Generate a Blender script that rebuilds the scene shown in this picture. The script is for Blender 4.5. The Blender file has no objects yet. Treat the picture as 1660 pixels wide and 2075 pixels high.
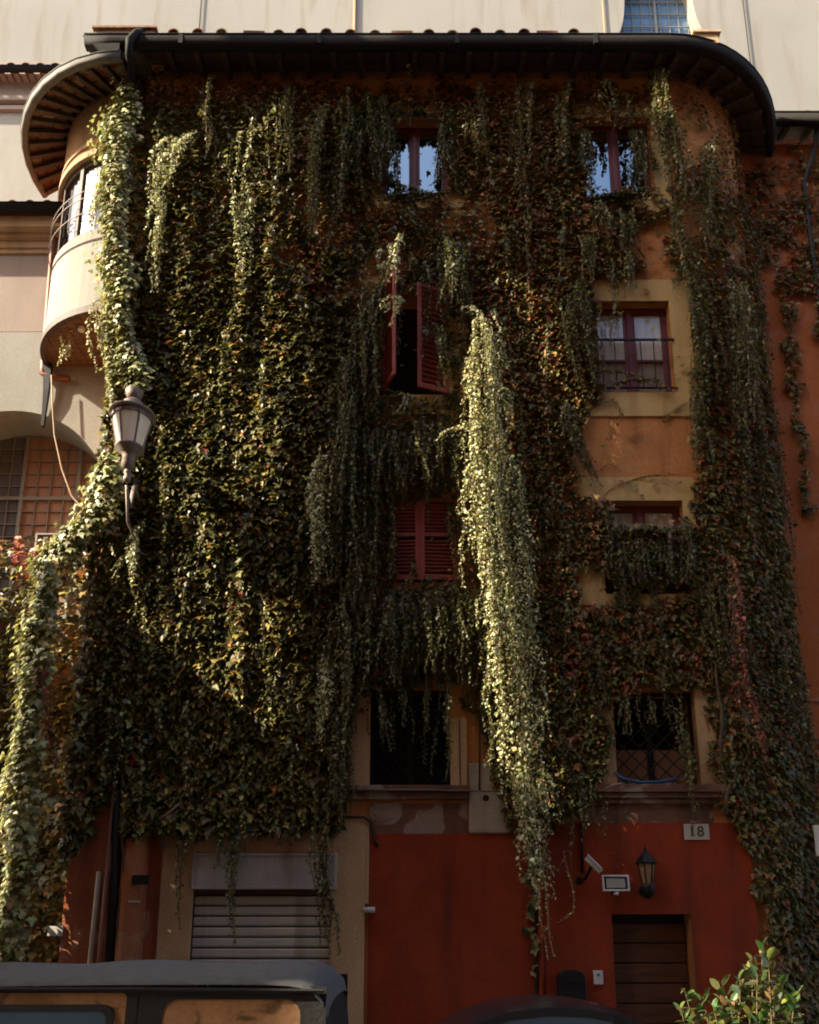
import bpy, math, random
import numpy as np
from mathutils import Vector, Matrix
random.seed(7); rng = np.random.default_rng(11)
scene = bpy.context.scene
col = scene.collection
R = math.radians

# ------------------------------------------------------------------ camera, sky, sun, exposure
PITCH = R(13.1); HC = 1.9; F = 1660.0; PX = 830.0; PY = 1513.0
cam_data = bpy.data.cameras.new('camera'); cam = bpy.data.objects.new('camera', cam_data); col.objects.link(cam)
cam.location = (0, 0, HC); cam.rotation_euler = (math.pi/2 + PITCH, 0, 0)
cam_data.sensor_fit = 'HORIZONTAL'; cam_data.sensor_width = 36; cam_data.lens = 36
cam_data.shift_y = (PY - 1037.5)/1660.0
cam_data.clip_start = 0.05; cam_data.clip_end = 500
scene.camera = cam

SUN = Vector((-1.0, -0.36, 0.80)).normalized()
world = bpy.data.worlds.new('World'); scene.world = world; world.use_nodes = True
wn = world.node_tree.nodes; wl = world.node_tree.links
sky = wn.new('ShaderNodeTexSky'); sky.sky_type = 'NISHITA'; sky.sun_disc = False
sky.sun_elevation = math.asin(SUN.z); sky.sun_rotation = math.atan2(SUN.x, SUN.y) % (2*math.pi)
sky.air_density = 1.0; sky.dust_density = 3.5; sky.ozone_density = 0.6
wn['Background'].inputs['Strength'].default_value = 0.145
wl.new(sky.outputs[0], wn['Background'].inputs['Color'])
sd = bpy.data.lights.new('sun', 'SUN'); sd.energy = 5.0; sd.angle = R(0.5); sd.color = (1, .89, .70)
so = bpy.data.objects.new('sun', sd); col.objects.link(so); so.rotation_euler = SUN.to_track_quat('Z', 'Y').to_euler()
so.location = (-20, -8, 30)
vs = scene.view_settings; vs.view_transform = 'Standard'; vs.look = 'None'; vs.gamma = 1; vs.exposure = 1.5
scene.cycles.use_denoising = True; scene.cycles.filter_width = 1.9
scene.cycles.max_bounces = 6; scene.cycles.transparent_max_bounces = 8

# ------------------------------------------------------------------ helpers
def P(x, y, Y):                       # pixel of the photograph -> point on the vertical plane at depth Y
    z = Y*math.tan(math.atan((PY-y)/F) + PITCH)
    D = Y*math.cos(PITCH) + z*math.sin(PITCH)
    return Vector(((x-PX)*D/F, Y, HC+z))
def proj(X, Y, Z):                    # point -> pixel (arrays)
    D = Y*math.cos(PITCH) + (Z-HC)*math.sin(PITCH); U = (Z-HC)*math.cos(PITCH) - Y*math.sin(PITCH)
    return PX + F*X/D, PY - F*U/D
YF = 12.8                             # the facade plane
def rect(x0, x1, y0, y1, Y=YF):
    c = P((x0+x1)/2, (y0+y1)/2, Y); D = Y*math.cos(PITCH)+(c.z-HC)*math.sin(PITCH)
    return ((x0-PX)*D/F, (x1-PX)*D/F, P(0, y1, Y).z, P(0, y0, Y).z)
ROOT = {}
def link(o, parent=None):
    col.objects.link(o)
    if parent is not None:
        o.parent = parent
        if parent.name in ROOT: o.matrix_parent_inverse = Matrix.Translation(-ROOT[parent.name])
    return o
def tag(o, label=None, cat=None, group=None, kind=None):
    if label: o['label'] = label
    if cat: o['category'] = cat
    if group: o['group'] = group
    if kind: o['kind'] = kind
    return o
def thing(name, label, cat, loc=(0, 0, 0), group=None):
    o = bpy.data.objects.new(name, None); o.empty_display_size = .2
    col.objects.link(o); o.location = loc; ROOT[o.name] = Vector(loc)
    return tag(o, label, cat, group)
def inst(name, mesh, parent, loc=(0, 0, 0), rot=None, scale=None, color=None):
    o = bpy.data.objects.new(name, mesh); link(o, parent); o.location = loc
    if rot is not None: o.rotation_euler = rot
    if scale is not None: o.scale = scale
    if color is not None: o.color = (*color, 1)
    return o
class MB:
    def __init__(s): s.v = []; s.f = []
    def add(s, vs, fs):
        b = len(s.v); s.v += [tuple(p) for p in vs]; s.f += [tuple(b+i for i in f) for f in fs]; return s
    def box(s, x0, x1, y0, y1, z0, z1, M=None):
        vs = [Vector((x, y, z)) for z in (z0, z1) for y in (y0, y1) for x in (x0, x1)]
        if M: vs = [M @ p for p in vs]
        return s.add(vs, [(0, 2, 3, 1), (4, 5, 7, 6), (0, 1, 5, 4), (2, 6, 7, 3), (0, 4, 6, 2), (1, 3, 7, 5)])
    def quad(s, a, b, c, d): return s.add([a, b, c, d], [(0, 1, 2, 3)])
    def tube(s, pts, r, n=6, cap=True):
        pts = [Vector(p) for p in pts]; rs = r if isinstance(r, (list, tuple)) else [r]*len(pts)
        vs = []; up = None
        for i, p in enumerate(pts):
            t = (pts[min(i+1, len(pts)-1)] - pts[max(i-1, 0)])
            t = t.normalized() if t.length > 1e-9 else Vector((0, 0, 1))
            if up is None or abs(up.dot(t)) > .97: up = Vector((0, 0, 1)) if abs(t.z) < .9 else Vector((0, 1, 0))
            a = t.cross(up).normalized(); b = a.cross(t)
            up = b
            for k in range(n):
                an = 2*math.pi*k/n; vs.append(p + (a*math.cos(an)+b*math.sin(an))*rs[i])
        fs = [(i*n+k, i*n+(k+1) % n, (i+1)*n+(k+1) % n, (i+1)*n+k) for i in range(len(pts)-1) for k in range(n)]
        if cap: fs += [tuple(range(n-1, -1, -1)), tuple((len(pts)-1)*n+k for k in range(n))]
        return s.add(vs, fs)
    def lathe(s, prof, c, n=20, M=None, cap=True):
        vs = []; c = Vector(c)
        for r, z in prof:
            for k in range(n):
                a = 2*math.pi*k/n; p = Vector((r*math.cos(a), r*math.sin(a), z))
                vs.append(c + (M @ p if M else p))
        m = len(prof)
        fs = [(i*n+k, i*n+(k+1) % n, (i+1)*n+(k+1) % n, (i+1)*n+k) for i in range(m-1) for k in range(n)]
        if cap: fs += [tuple(range(n-1, -1, -1)), tuple((m-1)*n+k for k in range(n))]
        return s.add(vs, fs)
    def prism(s, poly, y0, y1):       # poly in (x, z), extruded along y
        n = len(poly)
        vs = [(x, y0, z) for x, z in poly] + [(x, y1, z) for x, z in poly]
        fs = [tuple(range(n)), tuple(range(2*n-1, n-1, -1))] + [(i, i+n, (i+1) % n+n, (i+1) % n) for i in range(n)]
        return s.add(vs, fs)
    def frame(s, x0, x1, z0, z1, y0, y1, w, wb=None):
        wb = wb or w
        s.box(x0, x0+w, y0, y1, z0, z1); s.box(x1-w, x1, y0, y1, z0, z1)
        s.box(x0+w, x1-w, y0, y1, z1-w, z1); s.box(x0+w, x1-w, y0, y1, z0, z0+wb); return s
    def mesh(s, name, mat, smooth=False):
        m = bpy.data.meshes.new(name); m.from_pydata(s.v, [], s.f)
        m.materials.append(mat)
        m.polygons.foreach_set('use_smooth', [smooth]*len(m.polygons))
        import bmesh
        bm = bmesh.new(); bm.from_mesh(m)
        if smooth: bmesh.ops.remove_doubles(bm, verts=bm.verts, dist=1e-5)
        bmesh.ops.recalc_face_normals(bm, faces=bm.faces); bm.to_mesh(m); bm.free()
        m.update(); return m
    def build(s, name, mat, parent=None, smooth=False, bevel=0):
        o = bpy.data.objects.new(name, s.mesh(name, mat, smooth)); link(o, parent)
        if bevel:
            b = o.modifiers.new('bevel', 'BEVEL'); b.width = bevel; b.segments = 2; b.limit_method = 'ANGLE'
        return o
def box(name, mat, parent, *a, bevel=0): return MB().box(*a).build(name, mat, parent, bevel=bevel)

# ------------------------------------------------------------------ materials
def newmat(name):
    m = bpy.data.materials.new(name); m.use_nodes = True
    return m, m.node_tree.nodes, m.node_tree.links, m.node_tree.nodes['Principled BSDF']
def plain(name, c, rough=.6, metal=0, var=.15, bump=0, scale=8, spec=.4):
    m, n, l, b = newmat(name)
    tc = n.new('ShaderNodeTexCoord'); t = n.new('ShaderNodeTexNoise'); t.inputs['Scale'].default_value = scale; t.inputs['Detail'].default_value = 5
    l.new(tc.outputs['Object'], t.inputs['Vector'])
    mx = n.new('ShaderNodeMix'); mx.data_type = 'RGBA'
    mx.inputs[6].default_value = (*[v*(1-var) for v in c], 1); mx.inputs[7].default_value = (*[min(1, v*(1+var)) for v in c], 1)
    l.new(t.outputs['Fac'], mx.inputs[0]); l.new(mx.outputs[2], b.inputs['Base Color'])
    b.inputs['Roughness'].default_value = rough; b.inputs['Metallic'].default_value = metal
    b.inputs['Specular IOR Level'].default_value = spec
    if bump:
        bp = n.new('ShaderNodeBump'); bp.inputs['Strength'].default_value = bump; bp.inputs['Distance'].default_value = .02
        l.new(t.outputs['Fac'], bp.inputs['Height']); l.new(bp.outputs[0], b.inputs['Normal'])
    return m
def plaster(name, c1, c2, stain=None, stain_amt=.5, streak=True, patch=None, patch_amt=.5, bump=.25, rough=.9, scale=.9, pscale=1.7):
    m, n, l, b = newmat(name)
    tc = n.new('ShaderNodeTexCoord')
    def noise(sc, det, vec=None, dist=0):
        t = n.new('ShaderNodeTexNoise'); t.inputs['Scale'].default_value = sc; t.inputs['Detail'].default_value = det; t.inputs['Distortion'].default_value = dist
        l.new(vec if vec else tc.outputs['Object'], t.inputs['Vector']); return t.outputs['Fac']
    def ramp(src, a, bb):
        r = n.new('ShaderNodeMapRange'); r.inputs[1].default_value = a; r.inputs[2].default_value = bb; l.new(src, r.inputs[0]); return r.outputs[0]
    def mix(f, a, bcol):
        x = n.new('ShaderNodeMix'); x.data_type = 'RGBA'; l.new(f, x.inputs[0])
        if isinstance(a, tuple): x.inputs[6].default_value = (*a, 1)
        else: l.new(a, x.inputs[6])
        x.inputs[7].default_value = (*bcol, 1); return x.outputs[2]
    big = noise(scale, 8, dist=.4); o = mix(ramp(big, .35, .68), c1, c2)
    def scaled(f, k):
        q = n.new('ShaderNodeMath'); q.operation = 'MULTIPLY'; q.inputs[1].default_value = k; l.new(f, q.inputs[0]); return q.outputs[0]
    if stain:
        vec = None
        if streak:
            mp = n.new('ShaderNodeMapping'); mp.inputs['Scale'].default_value = (2.2, 2.2, .22); l.new(tc.outputs['Object'], mp.inputs[0]); vec = mp.outputs[0]
        o = mix(scaled(ramp(noise(1.2, 7, vec, .3), .5, .72), stain_amt), o, stain)
    if patch:
        o = mix(scaled(ramp(noise(pscale, 6, None, .8), .56, .62), patch_amt), o, patch)
    fine = noise(38, 6); fm = n.new('ShaderNodeMix'); fm.data_type = 'RGBA'; fm.blend_type = 'MULTIPLY'; fm.inputs[0].default_value = .5
    l.new(o, fm.inputs[6])
    rr = n.new('ShaderNodeMapRange'); rr.inputs[1].default_value = .3; rr.inputs[2].default_value = .7; rr.inputs[3].default_value = .62; rr.inputs[4].default_value = 1.15; l.new(fine, rr.inputs[0])
    l.new(rr.outputs[0], fm.inputs[7]); l.new(fm.outputs[2], b.inputs['Base Color'])
    b.inputs['Roughness'].default_value = rough; b.inputs['Specular IOR Level'].default_value = .25
    bp = n.new('ShaderNodeBump'); bp.inputs['Strength'].default_value = bump; bp.inputs['Distance'].default_value = .03
    ad = n.new('ShaderNodeMath'); ad.operation = 'ADD'; l.new(fine, ad.inputs[0]); l.new(noise(6, 5), ad.inputs[1])
    l.new(ad.outputs[0], bp.inputs['Height']); l.new(bp.outputs[0], b.inputs['Normal'])
    return m
def glass(name, refl=.3, tint=(.5, .55, .6), rough=.02, edge=.5, gcol=(1, 1, 1)):
    m, n, l, b = newmat(name); n.remove(b); out = n['Material Output']
    t = n.new('ShaderNodeBsdfTransparent'); t.inputs[0].default_value = (*tint, 1)
    g = n.new('ShaderNodeBsdfGlossy'); g.inputs['Roughness'].default_value = rough; g.inputs[0].default_value = (*gcol, 1)
    lw = n.new('ShaderNodeLayerWeight'); lw.inputs[0].default_value = .35
    mr = n.new('ShaderNodeMapRange'); mr.inputs[3].default_value = refl; mr.inputs[4].default_value = min(1, refl+edge); l.new(lw.outputs['Facing'], mr.inputs[0])
    tc = n.new('ShaderNodeTexCoord'); nz = n.new('ShaderNodeTexNoise'); nz.inputs['Scale'].default_value = 2.5; l.new(tc.outputs['Object'], nz.inputs['Vector'])
    bp = n.new('ShaderNodeBump'); bp.inputs['Strength'].default_value = .04; l.new(nz.outputs['Fac'], bp.inputs['Height']); l.new(bp.outputs[0], g.inputs['Normal'])
    x = n.new('ShaderNodeMixShader'); l.new(mr.outputs[0], x.inputs[0]); l.new(t.outputs[0], x.inputs[1]); l.new(g.outputs[0], x.inputs[2]); l.new(x.outputs[0], out.inputs[0])
    return m
def leafmat(name, attr=True, transl=.2, rough=.46, spec=.45):
    m, n, l, b = newmat(name); out = n['Material Output']
    if attr:
        a = n.new('ShaderNodeAttribute'); a.attribute_name = 'leaf_color'; c = a.outputs['Color']
    else:
        a = n.new('ShaderNodeObjectInfo'); c = a.outputs['Color']
    tc = n.new('ShaderNodeTexCoord'); nz = n.new('ShaderNodeTexNoise'); nz.inputs['Scale'].default_value = 30; l.new(tc.outputs['Object'], nz.inputs['Vector'])
    mr = n.new('ShaderNodeMapRange'); mr.inputs[1].default_value = .3; mr.inputs[2].default_value = .7; mr.inputs[3].default_value = .75; mr.inputs[4].default_value = 1.2; l.new(nz.outputs['Fac'], mr.inputs[0])
    mx = n.new('ShaderNodeMix'); mx.data_type = 'RGBA'; mx.blend_type = 'MULTIPLY'; mx.inputs[0].default_value = 1; l.new(c, mx.inputs[6]); l.new(mr.outputs[0], mx.inputs[7])
    l.new(mx.outputs[2], b.inputs['Base Color']); b.inputs['Roughness'].default_value = rough; b.inputs['Specular IOR Level'].default_value = spec
    t = n.new('ShaderNodeBsdfTranslucent'); hs = n.new('ShaderNodeHueSaturation'); hs.inputs['Value'].default_value = 1.4; l.new(mx.outputs[2], hs.inputs['Color']); l.new(hs.outputs[0], t.inputs[0])
    x = n.new('ShaderNodeMixShader'); x.inputs[0].default_value = transl; l.new(b.outputs[0], x.inputs[1]); l.new(t.outputs[0], x.inputs[2]); l.new(x.outputs[0], out.inputs[0])
    return m
def wood(name, c1, c2, axis='z', rough=.7):
    m, n, l, b = newmat(name); tc = n.new('ShaderNodeTexCoord'); mp = n.new('ShaderNodeMapping')
    mp.inputs['Scale'].default_value = {'x': (1, 14, 14), 'z': (14, 14, 1), 'y': (14, 1, 14)}[axis]; l.new(tc.outputs['Object'], mp.inputs[0])
    t = n.new('ShaderNodeTexNoise'); t.inputs['Scale'].default_value = 1.5; t.inputs['Detail'].default_value = 7; t.inputs['Distortion'].default_value = .6; l.new(mp.outputs[0], t.inputs['Vector'])
    mr = n.new('ShaderNodeMapRange'); mr.inputs[1].default_value = .35; mr.inputs[2].default_value = .65; l.new(t.outputs['Fac'], mr.inputs[0])
    mx = n.new('ShaderNodeMix'); mx.data_type = 'RGBA'; mx.inputs[6].default_value = (*c1, 1); mx.inputs[7].default_value = (*c2, 1); l.new(mr.outputs[0], mx.inputs[0]); l.new(mx.outputs[2], b.inputs['Base Color'])
    b.inputs['Roughness'].default_value = rough
    bp = n.new('ShaderNodeBump'); bp.inputs['Strength'].default_value = .3; bp.inputs['Distance'].default_value = .01; l.new(t.outputs['Fac'], bp.inputs['Height']); l.new(bp.outputs[0], b.inputs['Normal'])
    return m
def terracotta(name):
    m, n, l, b = newmat(name); oi = n.new('ShaderNodeObjectInfo'); cr = n.new('ShaderNodeValToRGB')
    e = cr.color_ramp.elements; e[0].color = (.10, .035, .018, 1); e[1].color = (.38, .26, .16, 1)
    for p, c in ((.35, (.24, .075, .035, 1)), (.7, (.30, .13, .06, 1))): k = e.new(p); k.color = c
    l.new(oi.outputs['Random'], cr.inputs[0])
    tc = n.new('ShaderNodeTexCoord'); t = n.new('ShaderNodeTexNoise'); t.inputs['Scale'].default_value = 9; t.inputs['Detail'].default_value = 6; l.new(tc.outputs['Object'], t.inputs['Vector'])
    mr = n.new('ShaderNodeMapRange'); mr.inputs[1].default_value = .3; mr.inputs[2].default_value = .7; mr.inputs[3].default_value = .45; mr.inputs[4].default_value = 1.2; l.new(t.outputs['Fac'], mr.inputs[0])
    mx = n.new('ShaderNodeMix'); mx.data_type = 'RGBA'; mx.blend_type = 'MULTIPLY'; mx.inputs[0].default_value = 1; l.new(cr.outputs[0], mx.inputs[6]); l.new(mr.outputs[0], mx.inputs[7]); l.new(mx.outputs[2], b.inputs['Base Color'])
    b.inputs['Roughness'].default_value = .9
    return m
M = {}
M['ochre'] = plaster('ochre_plaster', (.63, .275, .092), (.54, .21, .065), (.10, .045, .025), .6, patch=(.40, .20, .09), patch_amt=.35)
M['surround'] = plaster('yellow_stucco', (.70, .475, .195), (.60, .38, .15), (.16, .09, .05), .5)
M['base_red'] = plaster('red_base_paint', (.36, .056, .016), (.28, .040, .012), (.10, .03, .018), .6, bump=.2, scale=.8, patch=(.22, .045, .014), patch_amt=.5)
M['worn'] = plaster('worn_plaster', (.26, .115, .065), (.12, .07, .05), (.06, .03, .02), .7, patch=(.42, .33, .25), patch_amt=.7, bump=.5)
M['oldred'] = plaster('old_red_plaster', (.42, .14, .06), (.30, .085, .035), (.10, .035, .02), .6, patch=(.52, .28, .17), patch_amt=.6, bump=.4)
M['tan'] = plaster('tan_stone', (.66, .44, .235), (.56, .35, .18), (.26, .15, .08), .5)
M['shaft'] = plaster('red_shaft_plaster', (.58, .23, .11), (.46, .16, .07), (.16, .06, .035), .5, patch=(.62, .36, .22), patch_amt=.6, bump=.4)
M['cream'] = plaster('cream_plaster', (.34, .32, .275), (.305, .285, .24), (.235, .205, .165), .35, bump=.15)
M['church'] = plaster('church_plaster', (.29, .275, .24), (.265, .25, .215), (.21, .17, .13), .55, bump=.1, scale=.35)
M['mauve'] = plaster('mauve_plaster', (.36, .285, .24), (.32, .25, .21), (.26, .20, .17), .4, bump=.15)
M['cornice'] = plaster('cornice_ochre', (.50, .33, .19), (.44, .28, .15), (.24, .14, .08), .5, bump=.2)
M['frieze'] = plaster('brown_frieze', (.36, .20, .09), (.28, .15, .065), (.12, .07, .04), .6)
M['right'] = plaster('red_orange_plaster', (.50, .15, .045), (.42, .115, .034), (.30, .15, .09), .45, patch=(.44, .22, .14), patch_amt=.3)
M['opp'] = plaster('opposite_plaster', (.40, .18, .08), (.34, .15, .065), (.2, .10, .06), .4)
M['grey_stone'] = plaster('grey_stone', (.52, .43, .32), (.40, .32, .23), (.12, .09, .06), .6, bump=.4)
M['gutter'] = plain('gutter_metal', (.026, .022, .018), .8, 0, .4, .2, 12, .15)
M['darkmetal'] = plain('dark_iron', (.02, .018, .016), .55, .4, .3)
M['leadgutter'] = plain('pale_gutter', (.13, .115, .09), .65, 0, .4, .2, 9, .3)
M['rust'] = plain('rusty_lantern_metal', (.28, .21, .165), .6, .3, .35, .3, 18)
M['pipe'] = plain('copper_pipe', (.22, .085, .05), .5, .2, .3)
M['whitepipe'] = plain('grey_pipe', (.45, .43, .38), .5, 0, .2)
M['redwood'] = plain('red_paint_wood', (.30, .055, .038), .5, 0, .25, .2, 25)
M['maroon'] = plain('maroon_frame', (.15, .030, .026), .5, 0, .2)
M['brownwood'] = wood('brown_rafter', (.055, .034, .022), (.11, .068, .044), 'y')
M['plank'] = wood('orange_plank', (.22, .10, .04), (.10, .045, .02), 'x')
M['doorwood'] = wood('door_wood', (.14, .052, .018), (.07, .026, .010), 'x')
M['terra'] = terracotta('terracotta')
M['soot'] = plain('sooty_tile', (.085, .048, .032), .9, 0, .5, .3, 6)  # darkened copy of the terracotta, standing in for shade under the front eaves
M['shutter'] = plaster('grey_shutter_paint', (.60, .55, .46), (.50, .45, .37), (.20, .11, .06), .5, rough=.5, bump=.08)
M['shutterbox'] = plaster('grey_box_paint', (.58, .55, .49), (.48, .455, .40), (.22, .16, .11), .5, rough=.5, bump=.05)
M['dark'] = plain('dark_interior', (.012, .011, .010), .9)
M['curtain'] = plain('pale_curtain', (.82, .74, .63), .9, 0, .12, 0, 3)
M['greyroom'] = plain('grey_blind', (.34, .30, .27), .9, 0, .2, 0, 4)
M['glass_sky'] = glass('window_glass_sky', .26, gcol=(.80, .92, 1), edge=.35)
M['glass'] = glass('window_glass', .03, (.9, .9, .9), edge=.1)
M['glass_oriel'] = glass('oriel_glass', .12, (.6, .62, .66), edge=.3)
M['church_glass'] = plain('church_blue_glass', (.10, .18, .28), .25, 0, .35, 0, 2.2)
M['pane_grey'] = plain('grey_leaded_glass', (.12, .115, .12), .22, 0, .35, 0, 6)
M['pane_terra'] = plain('terracotta_pane', (.34, .18, .11), .4, 0, .2, 0, 6)
M['lead'] = plain('lead_bars', (.24, .22, .18), .5, .2, .2)
M['lampglass'] = plain('frosted_lamp_glass', (.92, .86, .76), .25, 0, .06, 0, 5)
_n = M['lampglass'].node_tree; _t = _n.nodes.new('ShaderNodeBsdfTranslucent'); _t.inputs[0].default_value = (.9, .84, .74, 1); _x = _n.nodes.new('ShaderNodeMixShader'); _x.inputs[0].default_value = .35
_n.links.new(_n.nodes['Principled BSDF'].outputs[0], _x.inputs[1]); _n.links.new(_t.outputs[0], _x.inputs[2]); _n.links.new(_x.outputs[0], _n.nodes['Material Output'].inputs[0])
M['white'] = plain('white_plastic', (.62, .60, .55), .4, 0, .08)
M['marble'] = plaster('white_marble_plate', (.62, .58, .50), (.54, .50, .43), (.36, .30, .22), .5, bump=.05)
M['black'] = plain('black_paint', (.012, .012, .012), .45, 0, .2)
M['bronze'] = plain('bronze_digits', (.13, .09, .035), .5, .3, .2)
M['brass'] = plain('brass', (.35, .20, .07), .4, .6, .1)
M['canvas'] = plain('soft_top_canvas', (.115, .115, .112), .9, 0, .3, .4, 14, .15)
M['canvas_black'] = plain('soft_top_side', (.022, .020, .019), .8, 0, .25, .3, 40, .3)
M['carpaint'] = plain('dark_car_paint', (.018, .020, .026), .2, 0, .1, 0, 3, .6)
M['rubber'] = plain('rubber', (.015, .015, .015), .8)
M['steel'] = plain('steel_bar', (.20, .18, .16), .45, .5, .2)
M['hose'] = plain('blue_hose', (.02, .11, .22), .5, 0, .1)
M['cable'] = plain('tan_cable', (.40, .30, .19), .6, 0, .15)
M['stem'] = plain('vine_stem', (.13, .085, .045), .8, 0, .3, .3, 30)
M['stem_pale'] = plain('pale_vine_stem', (.30, .23, .12), .8, 0, .3)
M['foliage'] = leafmat('ivy_leaves')
M['leaf_one'] = leafmat('ivy_leaf_single', attr=False)
M['leaf_gloss'] = leafmat('shrub_leaf', attr=False, transl=.2, rough=.3, spec=.6)
M['lampbulb'] = plain('amber_lantern_glass', (.42, .24, .12), .3, 0, .2)
M['vinyl'] = plaster('aged_vinyl', (.48, .26, .13), (.40, .205, .095), (.20, .11, .06), .6, patch=(.085, .055, .035), patch_amt=.75, bump=.06, rough=.12, scale=2.5, pscale=3.6)  # tan and dark blotches paint the reflected house and foliage onto the panes
M['vinyl_seat'] = plain('tan_interior', (.40, .20, .10), .8, 0, .25, 0, 5)
M['carglass'] = plain('tinted_car_glass', (.07, .12, .17), .06, 0, .2, 0, 2, .8)  # blue base colour paints in the sky that the panes would mirror

# ------------------------------------------------------------------ ground
def cobbles():
    m, n, l, b = newmat('cobbled_street'); tc = n.new('ShaderNodeTexCoord'); v = n.new('ShaderNodeTexVoronoi'); v.inputs['Scale'].default_value = 8; v.feature = 'DISTANCE_TO_EDGE'
    l.new(tc.outputs['Object'], v.inputs['Vector'])
    cr = n.new('ShaderNodeValToRGB'); cr.color_ramp.elements[0].color = (.03, .028, .025, 1); cr.color_ramp.elements[1].color = (.085, .08, .075, 1); cr.color_ramp.elements[1].position = .12
    l.new(v.outputs['Distance'], cr.inputs[0]); l.new(cr.outputs[0], b.inputs['Base Color']); b.inputs['Roughness'].default_value = .7
    bp = n.new('ShaderNodeBump'); bp.inputs['Strength'].default_value = .6; l.new(v.outputs['Distance'], bp.inputs['Height']); l.new(bp.outputs[0], b.inputs['Normal'])
    return m
g = MB().quad((-250, -250, 0), (250, -250, 0), (250, 250, 0), (-250, 250, 0)).build('street', cobbles()); tag(g, 'dark cobbled street in front of the houses', 'street', kind='structure')

# ------------------------------------------------------------------ the ivy-covered house
EZ = 18.46                                # top edge of the gutter
ARC_C = (4.9, 15.0); ARC_R = 2.2; ARC_T = 1.239
house = thing('ivy_house', 'tall ochre house covered in ivy with rounded corners and deep eaves', 'house', (-.2, YF, 0))
OP = {}                                   # openings on the facade
OP['C4'] = rect(772, 908, 243, 397); OP['R4'] = rect(1178, 1322, 240, 402)
OP['C3'] = rect(775, 908, 590, 802); OP['R3'] = rect(1205, 1362, 612, 797)
OP['C2'] = rect(775, 927, 1010, 1180); OP['R2'] = rect(1222, 1390, 1016, 1205)
OP['C1'] = rect(750, 912, 1395, 1594); OP['R1'] = rect(1245, 1412, 1400, 1592)
OP['garage'] = rect(393, 672, 1728, 2200); OP['door'] = rect(1240, 1402, 1852, 2200)
for k in ('garage', 'door'): OP[k] = (OP[k][0], OP[k][1], 0.0, P(0, {'garage': 1728, 'door': 1852}[k], YF).z)
D0 = YF*math.cos(PITCH)+.4*math.sin(PITCH)
OP['garage'] = ((393-PX)*12.62/F, (672-PX)*12.62/F, 0, OP['garage'][3]); OP['door'] = ((1240-PX)*12.5/F, (1402-PX)*12.5/F, 0, OP['door'][3])
X0, X1, ZT = -5.3, 4.9, 18.6
xs = sorted({X0, X1, *[o[i] for o in OP.values() for i in (0, 1)]}); zs = sorted({0.0, ZT, *[o[i] for o in OP.values() for i in (2, 3)]})
w = MB()
for i in range(len(xs)-1):
    for j in range(len(zs)-1):
        cx, cz = (xs[i]+xs[i+1])/2, (zs[j]+zs[j+1])/2
        if any(o[0] < cx < o[1] and o[2] < cz < o[3] for o in OP.values()): continue
        w.quad((xs[i], YF, zs[j]), (xs[i+1], YF, zs[j]), (xs[i+1], YF, zs[j+1]), (xs[i], YF, zs[j+1]))
for o in OP.values():
    a, b, c, d = o; y1 = YF+.45
    w.quad((a, YF, c), (a, y1, c), (a, y1, d), (a, YF, d)); w.quad((b, YF, c), (b, YF, d), (b, y1, d), (b, y1, c))
    w.quad((a, YF, d), (a, y1, d), (b, y1, d), (b, YF, d)); w.quad((a, YF, c), (b, YF, c), (b, y1, c), (a, y1, c))
w.quad((X0, YF, 0), (X0, YF, ZT), (X0, 17, ZT), (X0, 17, 0))
def arc(t, off=0): return (ARC_C[0]+(ARC_R+off)*math.sin(t), ARC_C[1]-(ARC_R+off)*math.cos(t))
N = 20
for i in range(N):
    (xa, ya), (xb, yb) = arc(ARC_T*i/N), arc(ARC_T*(i+1)/N)
    w.quad((xa, ya, 0), (xb, yb, 0), (xb, yb, ZT), (xa, ya, ZT))
w.build('wall', M['ochre'], house)
for o in OP.values(): MB().box(o[0]-.3, o[1]+.3, YF+.9, YF+.94, o[2]-.6, o[3]+1.4).build('dark_room', M['dark'], house)

# surrounds, bands, base
def band(name, mat, x0, x1, y0, y1, d=.03, z0=None):
    a, b, c, e = rect(x0, x1, y0, y1)
    return box(name, mat, house, a, b, YF-d, YF, c if z0 is None else z0, e, bevel=.008)
def surround(o, wl_, wr, wt, wb, d=.035):
    a, b, c, e = o; m = MB()
    m.box(a-wl_, a, YF-d, YF+.02, c-wb, e+wt); m.box(b, b+wr, YF-d, YF+.02, c-wb, e+wt)
    m.box(a, b, YF-d, YF+.02, e, e+wt); m.box(a, b, YF-d, YF+.02, c-wb, c)
    return m.build('window_surround', M['surround'], house)
surround(OP['R3'], .22, .36, .45, .48); surround(OP['R2'], .62, .20, .44, .2); surround(OP['R4'], .3, .30, .3, .3); surround(OP['C4'], .3, .3, .3, .3); surround(OP['C3'], .3, .3, .3, .4)
a, b, c, d = OP['C1']
box('jamb', M['tan'], house, a-.34, a, YF-.06, YF+.02, c, d+.1); box('jamb', M['tan'], house, b, b+.26, YF-.10, YF+.02, c-.05, P(0, 1458, YF).z)
MB().box(b+.14, b+.16, YF-.115, YF-.1, c, P(0, 1462, YF).z).build('jamb_groove', M['worn'], house)
s = MB().box(a-.42, b+.3, YF-.16, YF+.2, c-.10, c); s.box(a-.40, b+.26, YF-.10, YF, c-.22, c-.10); s.build('sill', M['worn'], house, bevel=.015)
a, b, c, d = OP['R1']
box('jamb', M['tan'], house, a-.3, a, YF-.05, YF+.02, c, d); box('jamb', M['tan'], house, b, b+.3, YF-.05, YF+.02, c-.05, d+.2)
s = MB().box(a-.4, b+.42, YF-.16, YF+.2, c-.13, c); s.box(a-.36, b+.38, YF-.12, YF, c-.22, c-.135); s.box(a-.32, b+.34, YF-.08, YF, c-.3, c-.225); s.build('sill', M['worn'], house, bevel=.012)
zb = P(0, 1690, YF).z; zb2 = P(0, 1668, YF).z
gx = (748-PX)*12.7/F
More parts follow.
